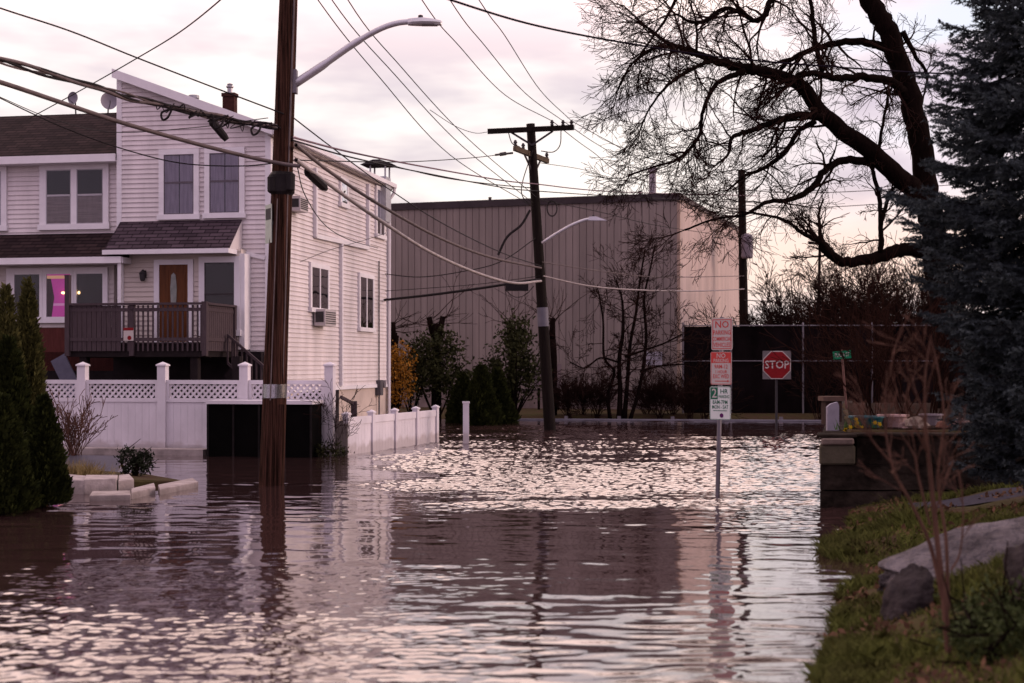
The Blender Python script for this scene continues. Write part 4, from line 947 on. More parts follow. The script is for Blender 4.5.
m = MB(); m.lathe((h.x+.14, h.y, h.z+.055), [(.03, 0), (.03, .04)], 8); m.build('photocell', DARKMETAL, S2)

Y3 = 58
b3 = Vector((gx(745, Y3), Y3, .1)); t3 = at(741.5, 170, Y3)
U3 = empty('utility_pole', b3); tag(U3, 'distant utility pole with a grey transformer beyond the warehouse corner', 'utility pole')
m = MB(); vpole(m, b3, t3, .2, .15, 12); m.build('pole', POLEB, U3)
c = at(747, 246, Y3-.3); m = MB(); m.lathe((c.x, c.y, c.z-.5), [(.2, 0), (.24, .06), (.24, .85), (.2, .95), (.0101, 1.02)], 12); m.build('transformer', mat('grey transformer paint', (.20, .17, .20), .6, .2, 4), U3)
Y4 = 85
b4 = Vector((gx(816, Y4), Y4, .2)); t4 = at(820, 243, Y4); U4 = empty('utility_pole', b4); tag(U4, 'faint far utility pole leaning behind the bare branches', 'utility pole')
m = MB(); vpole(m, b4, t4, .11, .09, 10); m.build('pole', POLEB, U4); m = MB(); m.bar(at(808, 242.5, Y4), at(822, 244, Y4), .12, .16); m.build('crossarm', POLEB, U4)

# ------------------------------------------------------------------ cables
def cable(label, pts, r, m_=CABLEM, name='overhead_cable', k=8, cat='cable', group='overhead cables'):
    P_ = [tuple(at(*p)) for p in pts]; mb = MB(); mb.tube(smoothcurve(P_, k), r, 5, cap=False); o = mb.build(name, m_, origin=P_[0], smooth=True); tag(o, label, cat, group); return o
# thick lashed bundle from the left edge to the big pole
bun = [(-70, 38, 15), (0, 60, 16.2), (75, 81, 17.5), (130, 97, 18.4), (185, 110, 19.3), (235, 121, 20), (277, 127, YP-.15)]
e0 = empty('cable_bundle', at(277, 127, YP-.15)); tag(e0, 'thick twisted bundle of dark cables from the left edge to the big pole', 'cable', 'overhead cables')
sc_ = smoothcurve([tuple(at(*p)) for p in bun], 10); n = len(sc_)
for j in range(4):
    m = MB(); m.tube([Vector(p)+Vector((0, .022*math.cos(i*.21+j*1.7)+.012*math.sin(i*.9+j), .026*math.sin(i*.17+j*1.6)+.012*math.sin(i*.57+j*2.1))) for i, p in enumerate(sc_)], (.024, .018, .014, .02)[j], 5, cap=False); m.build('strand', BLACK if j % 2 else CABLEM, e0, smooth=True)
m = MB()
for i in range(n-26, n-1):
    p = Vector(sc_[i])
    for _ in range(1 if i % 3 else 2):
        q = p+Vector((random.uniform(-.1, .1), random.uniform(-.05, .05), random.uniform(-.10, .02))); m.tube(smoothcurve([tuple(p+rdir()*.03), tuple(q+rdir()*.06), tuple(p+rdir()*.05+Vector((.1, 0, 0)))], 4), random.uniform(.006, .012), 4, cap=False)
for px, py in ((172, 117), (225, 125), (262, 132)):
    p = at(px, py-8, 19.4); m2 = MB(); m2.tube(smoothcurve([tuple(p), tuple(p+Vector((-.05, -.03, -.12))), tuple(p+Vector((-.12, -.03, -.15))), tuple(p+Vector((-.13, -.02, -.05))), tuple(p+Vector((.05, 0, .02)))], 5), .016, 5); m2.build('cable_loop', BLACK, e0)
m.build('lashing', BLACK, e0)
p, q = at(210, 119, 19.7), at(227, 140, 19.8)
m = MB(); m.tube([p, p.lerp(q, .15), p.lerp(q, .8), q], [.03, .06, .055, .04], 8); m.build('splice_case', BLACK, e0)
cable('pale thick cable sagging from the left edge to the terminal box on the big pole', [(-70, 62, 15), (0, 82, 16.2), (60, 102, 17.3), (120, 122, 18.3), (190, 142, 19.4), (250, 157, 20.2), (284, 164, YP-.22), (300, 166, YP-.24)], .030, CABLEM)
cable('thin cable crossing the upper left sky above the dish down to the big pole', [(-40, -8, 16), (0, 8, 16.5), (70, 31, 17.8), (135, 57, 19), (210, 86, 20), (284, 114, YP-.15)], .011, BLACK)
cable('thin wire rising from the left roof to the top of the picture', [(30, 118, 33), (85, 88, 30), (134, 60, 27), (180, 32, 24), (225, -4, 21), (262, -40, 20.8)], .012, BLACK)
cable('thin service wire crossing the left house windows to the big pole', [(-30, 83, 18), (0, 98, 18.5), (60, 126, 19.2), (120, 148, 19.8), (180, 163, 20.2), (240, 166, 20.4), (284, 162, YP-.12)], .009, BLACK)
cable('faint wire dipping past the front of the left roof', [(-30, 85, 24), (0, 97, 24), (50, 118, 24), (110, 132, 23), (190, 128, 22), (268, 118, YP-.12)], .007, BLACK)
# from the big pole towards the second pole
e1 = cable('thick pale cable with a black splice case from the big pole to the leaning pole', [(296, 160, YP-.2), (330, 185, 22.2), (375, 217, 25), (430, 252, 28.5), (480, 274, 32), (515, 283, 35), (541, 281, Y2-.2)], .034, CABLEL)
p, q = at(306, 170, 21.1), at(326, 189, 22); m = MB(); m.tube([p, p.lerp(q, .12), p.lerp(q, .85), q], [.03, .07, .07, .035], 8); m.build('splice_case', BLACK, e1)
cable('thick grey cable from the big pole to the leaning pole just above the pale one', [(296, 145, YP-.2), (330, 172, 22.3), (380, 205, 25.5), (440, 238, 29.5), (490, 257, 33.5), (541, 268, Y2-.2)], .030, CABLEM)
cable('thin straight wire from the big pole crossing the side wall to the leaning pole', [(291, 116, YP-.1), (330, 146, 22.8), (380, 183, 26), (440, 222, 30), (500, 252, 34.5), (541, 266, Y2-.15)], .011, BLACK)
cable('upper strand of the near level pair from the big pole over the warehouse roof', [(292, 137, YP-.1), (350, 152, 24), (420, 166, 29), (500, 180, 35), (536, 184, Y2-.2), (620, 192, 45), (760, 196, 58)], .017, mat('mauve cable jacket', (.20, .13, .16), .6, .2, 4))
cable('lower strand of the near level pair from the big pole over the warehouse roof', [(292, 140, YP-.1), (350, 157, 24), (420, 172, 29), (500, 187, 35), (537, 191, Y2-.2), (630, 197, 45), (760, 203, 58)], .014, BLACK)
cable('dark cable skimming the warehouse parapet from the house roof', [(390, 165, 41), (440, 177, 40), (490, 184, 39), (532, 188, Y2-.2)], .014, BLACK)
cable('level wire left of the small crossarm running to the big pole', [(292, 160, YP), (400, 162, 28), (470, 158, 34), (513, 153, Y2-.75)], .010, BLACK)
# high primaries from the big pole crossarm
c = onp(-150); cz = c.z+.18
def prim(label, xoff, end, mid, r=.010):
    st = Vector((c.x+xoff, c.y-.165, cz)); P_ = [tuple(st)]+[tuple(at(*q)) for q in mid]+[tuple(at(*end))]
    mb = MB(); mb.tube(smoothcurve(P_, 8), r, 5, cap=False); o = mb.build('overhead_cable', BLACK, origin=P_[0], smooth=True); tag(o, label, 'cable', 'overhead cables')
prim('long wire crossing the open sky, lowest of three passing left of the lamp head', -1.2, (532, 206, Y2-.2), [(318, 0, 24), (380, 78, 27), (450, 155, 32)])
prim('long wire crossing the open sky, middle of three passing left of the lamp head', -.85, (533, 203, Y2-.2), [(332, 0, 24), (395, 75, 27), (462, 146, 32)])
prim('long wire crossing the open sky, highest of three passing left of the lamp head', -.45, (536, 197, Y2-.2), [(348, 0, 24), (402, 68, 27), (466, 137, 32)])
prim('high wire ending at the inner insulator of the top crossarm', .45, (552, 121, Y2-.25), [(422, 0, 24.5), (460, 47, 28), (505, 95, 33)])
prim('high wire ending at the middle insulator of the top crossarm', .85, (563, 121, Y2-.25), [(450, 0, 25), (485, 46, 28.5), (525, 93, 33)])
prim('high wire ending at the outer insulator of the top crossarm', 1.2, (571.5, 121, Y2-.25), [(479, 0, 25.5), (505, 36, 29), (540, 90, 34)])
cable('wire running right from the inner insulator of the top crossarm into the bare tree', [(552, 121, Y2-.25), (590, 150, 41), (640, 180, 47), (741, 190, Y3)], .011, BLACK)
cable('wire running right from the middle insulator of the top crossarm into the bare tree', [(563, 121, Y2-.25), (600, 146, 41), (650, 172, 47), (741, 182, Y3)], .011, BLACK)
cable('wire running right from the outer insulator of the top crossarm into the bare tree', [(571.5, 121, Y2-.25), (610, 142, 41), (655, 164, 47), (741, 175, Y3)], .011, BLACK)
cable('thin wire with a dark bead running right below the small crossarm', [(541, 163, Y2), (580, 169, 41), (605, 176, 44), (660, 188, 50), (741, 196, Y3)], .009, BLACK)
cable('slack wire from the left end of the top crossarm', [(430, 110, 33), (455, 126, 34), (475, 133, 36), (488, 132, Y2-.25)], .008, BLACK)
# right part
cable('dark cable from the top edge across the sky into the spruce', [(420, -12, 14), (448, -1, 14.5), (530, 24, 16), (620, 42, 17), (720, 57, 18), (850, 68, 19.5), (960, 74, 21), (1100, 74, 22)], .0125, mat('violet black cable', (.010, .007, .014), .9, .2, 4, spec=.02))
cable('pale cable running right from the leaning pole across the warehouse wall', [(543, 276, Y2-.15), (590, 286, 40), (640, 290, 44), (700, 291, 50), (744, 289, Y3-.3)], .022, CABLEL)
cable('grey cable running right above the pale one across the warehouse wall', [(542, 262, Y2-.15), (600, 271, 41), (660, 277, 46), (744, 276, Y3-.3)], .014, CABLEM)
cable('thin dark wire slanting over the warehouse wall above the small lamp', [(541, 200, Y2-.15), (600, 212, 41), (660, 226, 47), (743, 238, Y3-.3)], .011, BLACK)
cable('straight black cable from the house side to the hanging black case', [(384, 300, 40), (430, 295, 39.2), (475, 289, 38.6), (508, 284, 38), (541, 279, Y2-.15)], .036, BLACK)
cable('thin dark wire above the black case from the house to the leaning pole', [(385, 274, 40), (420, 277, 39.5), (460, 272, 39), (500, 262, 38.5), (536, 238, Y2-.15)], .013, BLACK)
cable('lower thin wire from the house corner sagging to the hanging black case', [(385, 291, 40), (430, 288, 39), (480, 284, 38.4), (540, 276, Y2-.15)], .009, BLACK)
cable('faint wire looping below the black case', [(505, 290, 37.8), (515, 297, 37.8), (525, 295, 37.8), (534, 286, 37.6)], .010, BLACK)
cable('slack wire hanging down the side wall beside the big pole', [(297, 165, YP), (305, 195, 23), (325, 225, 27), (350, 240, 31), (378, 248, 38)], .009, BLACK)
cable('fine wire rising from the side wall casing to the black cable', [(300, 262, 31.5), (330, 250, 33), (365, 240, 36), (386, 233, 39.8)], .007, BLACK)
cable('lowest wire running right from the distant pole behind the branches', [(744, 300, Y3-.3), (800, 303, 62), (880, 300, 66), (960, 296, 70)], .02, BLACK)
cable('middle wire running right from the distant pole behind the branches', [(742, 205, Y3-.3), (800, 208, 62), (880, 204, 66), (990, 196, 70)], .018, BLACK)
cable('topmost wire running right from the distant pole behind the branches', [(742, 190, Y3-.3), (800, 193, 62), (880, 190, 66), (990, 182, 70)], .018, BLACK)
p = at(517, 287, 37.75); e = empty('cable_case', p); tag(e, 'black cable case hanging by the leaning dark pole', 'cable case')
m = MB(); m.box(p.x-.3, p.x+.3, p.y-.1, p.y+.1, p.z-.1, p.z+.08); m.build('body', BLACK, e)
m = MB(); m.tube([p+Vector((-.25, 0, .08)), p+Vector((-.25, .02, .16))], .015, 5); m.tube([p+Vector((.25, 0, .08)), p+Vector((.25, .02, .14))], .015, 5); m.build('hanger', DARKMETAL, e)
p = at(604, 176, 44); 

# ------------------------------------------------------------------ signs
def plane_at(o, rz):
    c, s = math.cos(rz), math.sin(rz); return lambda a, d, b: (o[0]+a*c+d*s, o[1]+a*s-d*c, o[2]+b)   # d outward towards viewer
YN = 19.0
nb = Vector((gx(717.5, YN), YN, 0)); nt_ = at(722, 317, YN)
NP = empty('parking_sign', nb); tag(NP, 'galvanised post with three stacked parking signs standing in the water', 'sign')
m = MB(); d = nt_-nb; m.tube([nb-d*.2, nb+d*1.0], .030, 6)
for q in np.linspace(.12, .98, 30): pass
m.build('post', GALV, NP)
rz_ = R(-33)
def board(name, py0, py1, m_face):
    z1, z0 = gz(py0, YN), gz(py1, YN); mid = nb+d*(((z0+z1)/2)/nt_.z); P = plane_at((mid.x, mid.y-.04, (z0+z1)/2), rz_); h = (z1-z0)/2-.004; w_ = .152
    pts = []
    for (sx, sz) in ((1, 1), (-1, 1), (-1, -1), (1, -1)):
        for k in range(4):
            a0 = {(1, 1): 0, (-1, 1): 90, (-1, -1): 180, (1, -1): 270}[(sx, sz)]+k*30; a = R(a0); pts.append((sx*(w_-.025)+.025*math.cos(a), 0, sz*(h-.025)+.025*math.sin(a)))
    mb = MB(); mb.prism(pts, (0, .004, 0), P); o = mb.build(name, m_face, NP); return o, P, h, w_
def ring(mb, P, h, w_, t, d):
    for (a0, a1, b0, b1) in ((-w_, w_, h-t, h), (-w_, w_, -h, -h+t), (-w_, -w_+t, -h+t, h-t), (w_-t, w_, -h+t, h-t)): mb.box(a0, a1, d, d+.001, b0, b1, P)
o, P, h, w_ = board('no_parking_panel', 318, 350.5, SIGNW)
m = MB(); ring(m, P, h-.015, w_-.015, .010, .005)
T = lambda a, b: P(a, .0065, b)
text_geo(m, 'NO', .13, T, 0, .125, 1.0); text_geo(m, 'PARKING', .085, T, 0, .02, .72); text_geo(m, 'COMMERCIAL', .075, T, 0, -.065, .60); text_geo(m, 'VEHICLES', .085, T, 0, -.145, .68); m.build('lettering', SIGNRT, o)
o, P, h, w_ = board('no_parking_hours_panel', 351.5, 385, SIGNW); T = lambda a, b: P(a, .0065, b)
m = MB(); m.box(-w_+.014, w_-.014, .0045, .0055, .07, h-.014, P); ring(m, P, h-.006, w_-.006, .007, .0045)
for s, z, q, e_ in (('9AM-12', .02, .075, .8), ('1 HOUR', -.05, .06, .8), ('EXC WED', -.11, .075, .7)): text_geo(m, s, q, T, 0, z, e_)
m.box(-.09, .09, .006, .007, -.176, -.166, P); m.add([P(.09, .0065, -.155), P(.09, .0065, -.187), P(.125, .0065, -.171)], [(0, 1, 2)])
m.build('lettering', SIGNRT, o); m = MB(); text_geo(m, 'NO', .085, T, 0, .165, 1); text_geo(m, 'PARKING', .07, T, 0, .10, .75); m.build('header_lettering', SIGNW, o)
o, P, h, w_ = board('two_hour_parking_panel', 386, 420, mat('cool white sign sheeting', (.66, .68, .66), .45, .08, 6)); T = lambda a, b: P(a, .0065, b)
m = MB(); m.box(-w_+.015, -.035, .0045, .0055, .05, h-.015, P); ring(m, P, h-.004, w_-.004, .006, .0045)
text_geo(m, 'HR', .085, T, .055, .155, 1); text_geo(m, 'PARKING', .06, T, .055, .085, .62); text_geo(m, '8AM-7PM', .075, T, 0, .01, .72); text_geo(m, 'MON - SAT', .07, T, 0, -.055, .68); m.box(-.10, .10, .006, .007, -.105, -.097, P); m.build('lettering', SIGNGT, o)
m = MB(); text_geo(m, '2', .17, T, -.085, .125, .9); m.build('numeral', SIGNW, o)
m = MB(); m.prism([(.02+.028*math.cos(a), 0, -.165+.03*math.sin(a)) for a in [i*math.pi/6 for i in range(12)]], (0, .002, 0), lambda a, d, b: P(a, .005+d, b)); m.build('sticker', PURPLE, o)

YS = 38.6
sb = Vector((gx(776.5, YS), YS, 0)); SG = empty('stop_sign', sb); tag(SG, 'red octagonal stop sign on a thin dark post in the flooded street', 'sign')
m = MB(); m.box(sb.x-.03, sb.x+.03, sb.y, sb.y+.05, -.6, 2.1); m.build('post', DARKMETAL, SG)
sc = Vector((sb.x, sb.y-.03, gz(365, YS))); P = plane_at(sc, 0)
m = MB(); m.box(-.385, .385, 0, .006, -.385, .385, P); m.build('backing_plate', BACKP, SG)
oct_ = lambda r: [(r*math.cos(R(22.5+45*k)), 0, r*math.sin(R(22.5+45*k))) for k in range(8)]
m = MB(); m.prism(oct_(.41), (0, .004, 0), lambda a, d, b: P(a, .008+d, b)); o = m.build('face_border', SIGNW, SG)
m = MB(); m.prism(oct_(.385), (0, .004, 0), lambda a, d, b: P(a, .0135+d, b)); m.build('face', SIGNR, SG)
m = MB(); text_geo(m, 'STOP', .30, lambda a, b: P(a, .0195, b), 0, 0, .92); m.build('lettering', SIGNW, SG)

YG = 26
gb = at(843, 364, YG); gb.z = .93; ST = empty('street_name_sign', gb); tag(ST, 'green street name sign with white letters on a thin leaning post', 'sign')
zc = gz(355, YG); m = MB(); m.tube([Vector((gb.x+.08, YG+.03, .8)), Vector((gb.x-.02, YG+.03, zc+.1))], .022, 6); m.build('post', mat('rusty pipe', (.17, .09, .075), .8, .4, 6), ST)
P = plane_at((gb.x-.02, YG, zc), R(0)); tl = R(5)
Pt = lambda a, d, b: P(a*math.cos(tl)-b*math.sin(tl), d, a*math.sin(tl)+b*math.cos(tl))
m = MB(); m.box(-.165, .165, 0, .005, -.07, .075, Pt); m.build('plate', SIGNG, ST)
m = MB(); text_geo(m, 'PLAZA ST', .10, lambda a, b: Pt(a, .008, b), 0, 0, .62); m.build('lettering', SIGNW, ST)

# ------------------------------------------------------------------ retaining wall on the right
RW = empty('retaining_wall', (gx(820, 17.3), 17.3, 0)); tag(RW, 'dark damp concrete retaining wall with a pale capped end by the water', 'wall')
xw = gx(820, 17.3)
skew = lambda x, y, z: (x+max(0, y-17.3)*.25*(1 if x < xw+.5 else 0), y, z)     # the end face runs back along the street
m = MB(); random.seed(3)
for j, (z0, z1) in enumerate(((-.5, .20), (.218, .52))):
    x = xw
    while x < 8.4:
        L_ = random.uniform(.9, 1.4); m.box(x, min(x+L_, 8.6)-.022, 17.3+random.uniform(0, .035), 17.75, z0, z1, skew); x += L_
m.prism([(xw+.13, 17.76, -.5), (xw+.50, 17.76, -.5), (7.9, 33, -.5), (7.45, 33, -.5)], (0, 0, 1.40))
m.build('lower_courses', CONCD, RW)
m = MB(); x = xw+.46
while x < 8.4:
    L_ = random.uniform(.9, 1.5); m.box(x, min(x+L_, 8.6)-.022, 17.34+random.uniform(0, .035), 17.72, .526, .86); x += L_
m.build('upper_course', CONCD, RW)
m = MB(); m.box(xw-.02, xw+.42, 17.26, 17.74, .526, .76, skew); o = m.build('end_block', mat('mossy buff stone', (.105, .085, .062), .9, .5, 4, .012, (1, 1, 1), (.05, .045, .03)), RW); o.modifiers.new('b', 'BEVEL').width = .02
m = MB(); m.box(xw+.0, xw+.40, 17.24, 17.72, .764, .85, skew); o = m.build('pale_cap', mat('pale broken stone', (.17, .125, .11), .9, .4, 6, .01), RW); o.modifiers.new('b', 'BEVEL').width = .02
m = MB(); m.box(xw-.05, xw+.44, 17.27, 17.8, .853, .895, skew); m.box(xw+.445, 8.6, 17.30, 17.8, .865, .905); o = m.build('coping', CONCD, RW); o.modifiers.new('b', 'BEVEL').width = .01
gb_ = MB(); nn = 20
for i in range(nn+1):
    Y = 17.78+i*.7
    for x in (.228*Y+.2, .228*Y+2, .228*Y+6): gb_.v.append((x, Y, zg_(x, Y)+.012))
gb_.f = [(i*3+j, i*3+j+1, i*3+j+4, i*3+j+3) for i in range(nn) for j in range(2)]; gb_.mi = [0]*len(gb_.f)
tag(gb_.build('garden_bed', mat('dark terrace cover', (.022, .013, .010), 1, .5, 14, .03, spec=.02)), kind='structure')  # dark sheet laid over the terrace soil to make it darker
# posts and pots on the terrace
p = at(832.5, 402, 18.2); m = MB(); vs = [(p.x-.075, 18.16, .9), (p.x+.075, 18.16, .9), (p.x+.075, 18.16, 1.22), (p.x+.055, 18.16, 1.265), (p.x-.03, 18.16, 1.24), (p.x-.075, 18.16, 1.2)]
m.prism(vs, (0, .08, 0)); tag(m.build('marker_stone', mat('pale lilac stone', (.29, .26, .31), .8, .2, 6), origin=(p.x, 18.2, .9)), 'upright pale marker stone at the end of the retaining wall', 'marker')
p = at(833, 397, 21); e = empty('brick_pier', (p.x, 21, .9)); tag(e, 'dark brick pier with a brown cap behind the pale marker stone', 'pier')
m = MB(); m.box(p.x-.11, p.x+.13, 21, 21.3, .85, 1.2); m.build('shaft', mat('sooty brick', (.045, .026, .022), .9, .4, 14, .006), e); m = MB(); m.box(p.x-.15, p.x+.17, 20.96, 21.34, 1.203, 1.27); m.build('cap', mat('brown cap stone', (.12, .075, .06), .9, .3, 8), e)
def pot(px, py, Y, r, h, m_, lab, nm='flower_pot'):
    z = .93; p = Vector((gx(px, Y), Y, z)); mb = MB(); mb.lathe(p, [(r*.72, 0), (r*.95, h*.85), (r*1.08, h*.86), (r*1.08, h), (r*.9, h), (r*.85, h*.8)], 18); o = mb.build(nm, m_, origin=p, smooth=False); tag(o, lab, 'flower pot'); return p
pot(867, 418, 18.2, .22, .155, TEAL, 'wide teal planter bowl on the terrace beside the daffodils')
pot(893, 418, 18.3, .19, .17, PINKPOT, 'pale pinkish flower pot to the right of the teal bowl')
pot(931, 414, 18.8, .15, .16, mat('grey stone pot', (.22, .18, .2), .8, .3, 6), 'small grey flower pot half hidden by the sapling')
def daff(px, py, Y, k, lab):
    z0 = .92; zc = gz(py, Y); e = empty('daffodil_clump', (gx(px, Y), Y, z0)); tag(e, lab, 'flowers', 'daffodils on the terrace'); st = MB(); fl_ = MB()
    for i in range(k):
        x = gx(px, Y)+random.gauss(0, .05); z = zc+random.gauss(0, .03); st.tube([(x, Y, z0-.02), (x+.01, Y-.01, z)], .006, 4)
        for q in range(6):
            a = q*math.pi/3; c_, s_ = math.cos(a), math.sin(a); R_ = .034
            fl_.add([(x, Y-.015, z), (x+R_*.6*math.cos(a-.4), Y-.02, z+R_*.6*math.sin(a-.4)), (x+R_*c_, Y-.012, z+R_*s_), (x+R_*.6*math.cos(a+.4), Y-.02, z+R_*.6*math.sin(a+.4))], [(0, 1, 2, 3)])
        fl_.tube([(x, Y-.015, z), (x, Y-.05, z)], [.012, .02], 8)
    for i in range(k*5):
        x = gx(px, Y)+random.gauss(0, .06); st.add([(x-.006, Y+random.gauss(0, .03), z0), (x+.006, Y, z0), (x+random.gauss(0, .03), Y, z0+random.uniform(.08, .16))], [(0, 1, 2)])
    st.build('leaves', STEMG, e); fl_.build('blooms', DAFF, e)
daff(847, 425, 17.95, 3, 'few yellow daffodils nearest the pale marker stone'); daff(858, 424, 18.0, 5, 'largest clump of yellow daffodils on the terrace'); daff(874, 422, 17.9, 2, 'yellow daffodils in front of the teal bowl')
random.seed(21)
for i, (px, w_, lab) in enumerate(((906, .10, 'small pink stone in the row on the terrace edge'), (916, .16, 'larger buff stone in the row on the terrace edge'), (945, .12, 'grey stone in the terrace row near the spruce'), (960, .14, 'rust coloured stone at the spruce end of the terrace row'))):
    Y = 17.95; p = Vector((gx(px, Y), Y, .92)); mb = MB(); nn = 8; vs = []
    for (q, zz_) in ((1, 0), (1.1, .04), (.8, .10), (.3, .13)):
        for k in range(nn): a = 2*math.pi*k/nn; r_ = w_*q*random.uniform(.75, 1.15); vs.append((p.x+r_*math.cos(a), p.y+.6*r_*math.sin(a), p.z+zz_*w_*8))
    mb.add(vs, [(r_*nn+k, r_*nn+(k+1) % nn, (r_+1)*nn+(k+1) % nn, (r_+1)*nn+k) for r_ in range(3) for k in range(nn)]+[tuple(range(3*nn, 4*nn))])
    tag(mb.build('terrace_stone', [mat('pinkish stone', (.24, .16, .155), .9, .4, 8), mat('buff stone', (.26, .20, .17), .9, .4, 8), mat('rust stone', (.17, .08, .06), .9, .4, 8)][i % 3], origin=p), lab, 'stone', 'stones on the terrace edge')

# ------------------------------------------------------------------ bank, rocks, path, grass
def rock(name, label, pts, thick, m_, jitter=.03, sub=3):
    pass
def blob(name, label, c, sx, sy, sz, rot, m_, seed, flat=0.0, tilt=0, cat='rock'):
    import bmesh
    bm = bmesh.new(); bmesh.ops.create_icosphere(bm, subdivisions=5, radius=1); rs = np.random.default_rng(seed)
    planes = [Vector(rs.normal(0, 1, 3)).normalized() for _ in range(14)]; offs = rs.uniform(.55, .88, 14)
    from mathutils import noise as mn
    for v in bm.verts:
        p = v.co.copy()
        for q, o in zip(planes, offs):
            e_ = p.dot(q)-o
            if e_ > 0: p -= q*e_*.95
        p *= 1+.10*mn.noise(p*1.9+Vector((seed, 0, 0)))+.07*mn.noise(p*4.5)+.05*mn.noise(p*9)+.015*mn.noise(p*25)
        if flat and p.z > flat: p.z = flat+(p.z-flat)*.15
        v.co = Vector((p.x*sx, p.y*sy, p.z*sz))
    me = bpy.data.meshes.new(name); bm.to_mesh(me); bm.free(); me.materials.append(m_); me.polygons.foreach_set('use_smooth', [True]*len(me.polygons))
    o = bpy.data.objects.new(name, me); COL.objects.link(o); o.location = c; o.rotation_euler = (R(tilt[0]), R(tilt[1]), R(rot)) if tilt else (0, 0, R(rot)); tag(o, label, cat); return o
def zg(x, y): return float(ground_z(np.array([x]), np.array([y]))[0])
blob('boulder', 'long pale flat boulder lying across the grassy bank', (3.66, 10.4, .27), 1.50, .54, .36, 22, ROCK, 5, .55, (14, -9))
x, y = gx(910, 9.2), 9.2; blob('boulder', 'dark lichened boulder in front of the pale flat one', (x, y, .19), .20, .22, .27, 70, ROCKD, 21)
x, y = gx(1030, 8.6), 8.6; blob('boulder', 'brown grey boulder at the right picture edge', (x, y, zg(x, y)+.1), .16, .2, .25, 10, ROCKD, 14)
x, y = gx(842, 12.6), 12.45; blob('boulder', 'small stone at the water edge', (x-.02, y-1.0, .0), .12, .09, .05, 10, ROCK, 17)
pth = MB(); n = 14; vs = []
for i in range(n+1):
    t = i/n; x = lerp(4.6, 9.5, t); y0 = lerp(15.6, 14.6, t)
    for yy in (y0, y0+.35, y0+.7, y0+1.05): vs.append((x, yy, zg(x, yy)+.012))
pth.add(vs, [(i*4+j, (i+1)*4+j, (i+1)*4+j+1, i*4+j+1) for i in range(n) for j in range(3)]); tag(pth.build('path', mat('grey gravel path', (.055, .048, .062), .95, .3, 12, .01, spec=.03)), kind='structure')
N_ = 90000
gy = RNG.uniform(6.2, 17.2, N_); xs_ = np.interp(gy, SHORE[:, 0], SHORE[:, 1]); gxx = xs_+RNG.uniform(.02, 1, N_)**1.2*4.2-.05
from mathutils import noise as MN
dens = np.array([MN.noise(Vector((a*1.1, b_*1.1, 3.3)))+.5*MN.noise(Vector((a*3.2, b_*3.2, 7))) for a, b_ in zip(gxx, gy)])
keep = (dens > -.22+.35*RNG.uniform(-1, 1, N_)) & ~((gxx > 4.6) & (gy > 14.6) & (gy < 16.7))
gxx, gy, dens = gxx[keep], gy[keep], dens[keep]; n = len(gy)
p = np.stack([gxx, gy, ground_z(gxx, gy)-.01], -1); d = np.stack([RNG.normal(0, .5, n), RNG.normal(0, .5, n), np.ones(n)], -1); d /= np.linalg.norm(d, axis=1)[:, None]
L_ = (.05+.11*np.clip(dens+.2, 0, 1)*RNG.uniform(.5, 1.3, n))[:, None]; L_ *= (1+1.1*((gy > 12.6) & (gy < 14) & (gxx < 3.9))[:, None])
sd = np.cross(d, RNG.normal(0, 1, (n, 3))); sd /= np.linalg.norm(sd, axis=1)[:, None]; wd_ = .0055
bend = np.stack([RNG.normal(0, .35, n), RNG.normal(0, .35, n), np.zeros(n)], -1)
g2 = MB(); mid = p+d*L_*.55; tip = p+d*L_+bend*L_
g2.tris(np.stack([p-sd*wd_, p+sd*wd_, mid+sd*wd_*.7, tip, mid-sd*wd_*.7], 1)); tag(g2.build('grass', GRASSM), kind='stuff')
n = 9000; ly = RNG.uniform(6.2, 17, n); lx_ = np.interp(ly, SHORE[:, 0], SHORE[:, 1])+RNG.uniform(.0, 3.6, n); dn = np.array([MN.noise(Vector((a*1.1, b_*1.1, 3.3))) for a, b_ in zip(lx_, ly)]); k = dn < .05; lx_, ly = lx_[k], ly[k]
c_ = np.stack([lx_, ly, ground_z(lx_, ly)+.012], -1); lt = MB(); V = cards(c_, len(c_), .01, .055, 0, .6); lt.tris(V); tag(lt.build('leaf_litter', LITTERM), kind='stuff')
# clumps of taller weeds on the bank
random.seed(5)
for i, (px, Y, lab) in enumerate(((1005, 7.2, 'leafy weeds low on the bank at the right edge'), (985, 7.7, 'leafy weeds on the bank behind the sapling foot'), (1020, 8.0, 'leafy weeds below the pale flat boulder'))):
    x = gx(px, Y); leafy('weed_clump', lab, (x, Y, zg(x, Y)), ((0, 0, .06, .16, 30), (.12, .1, .05, .12, 20), (-.12, .05, .05, .12, 20)), 1300, .036, mat('weed leaves', (.045, .058, .018), .7, .4, 5), 'weeds', 2, 'weeds on the bank', .04)
# sapling
xs0, ys0 = gx(949, 7.6), 7.6; zs = zg(xs0, ys0)
SA = empty('sapling', (xs0, ys0, zs)); tag(SA, 'thin bare multi stemmed sapling on the near bank', 'sapling')
m = MB()
def stem(pts, r0, r1, kids=7, L=.35):
    P_ = smoothcurve([tuple(at(px, py, Y)) for px, py, Y in pts], 6); n = len(P_); rad = [lerp(r0, r1, i/(n-1)) for i in range(n)]; m.tube(P_, rad, 7)
    for _ in range(kids):
        i = random.randint(n//3, n-2); twig(m, P_[i], (Vector(P_[i+1])-Vector(P_[i])).normalized()+rdir()*.6, L*random.uniform(.5, 1.2), rad[i]*.5, 2, .6, .02, (3, 2), 4, 4, .2, .0022)
stem([(949, 662, 7.6), (945, 610, 7.6), (937, 540, 7.6), (931, 480, 7.6), (926, 430, 7.55), (925, 380, 7.5), (930, 340, 7.5)], .021, .003, 8)
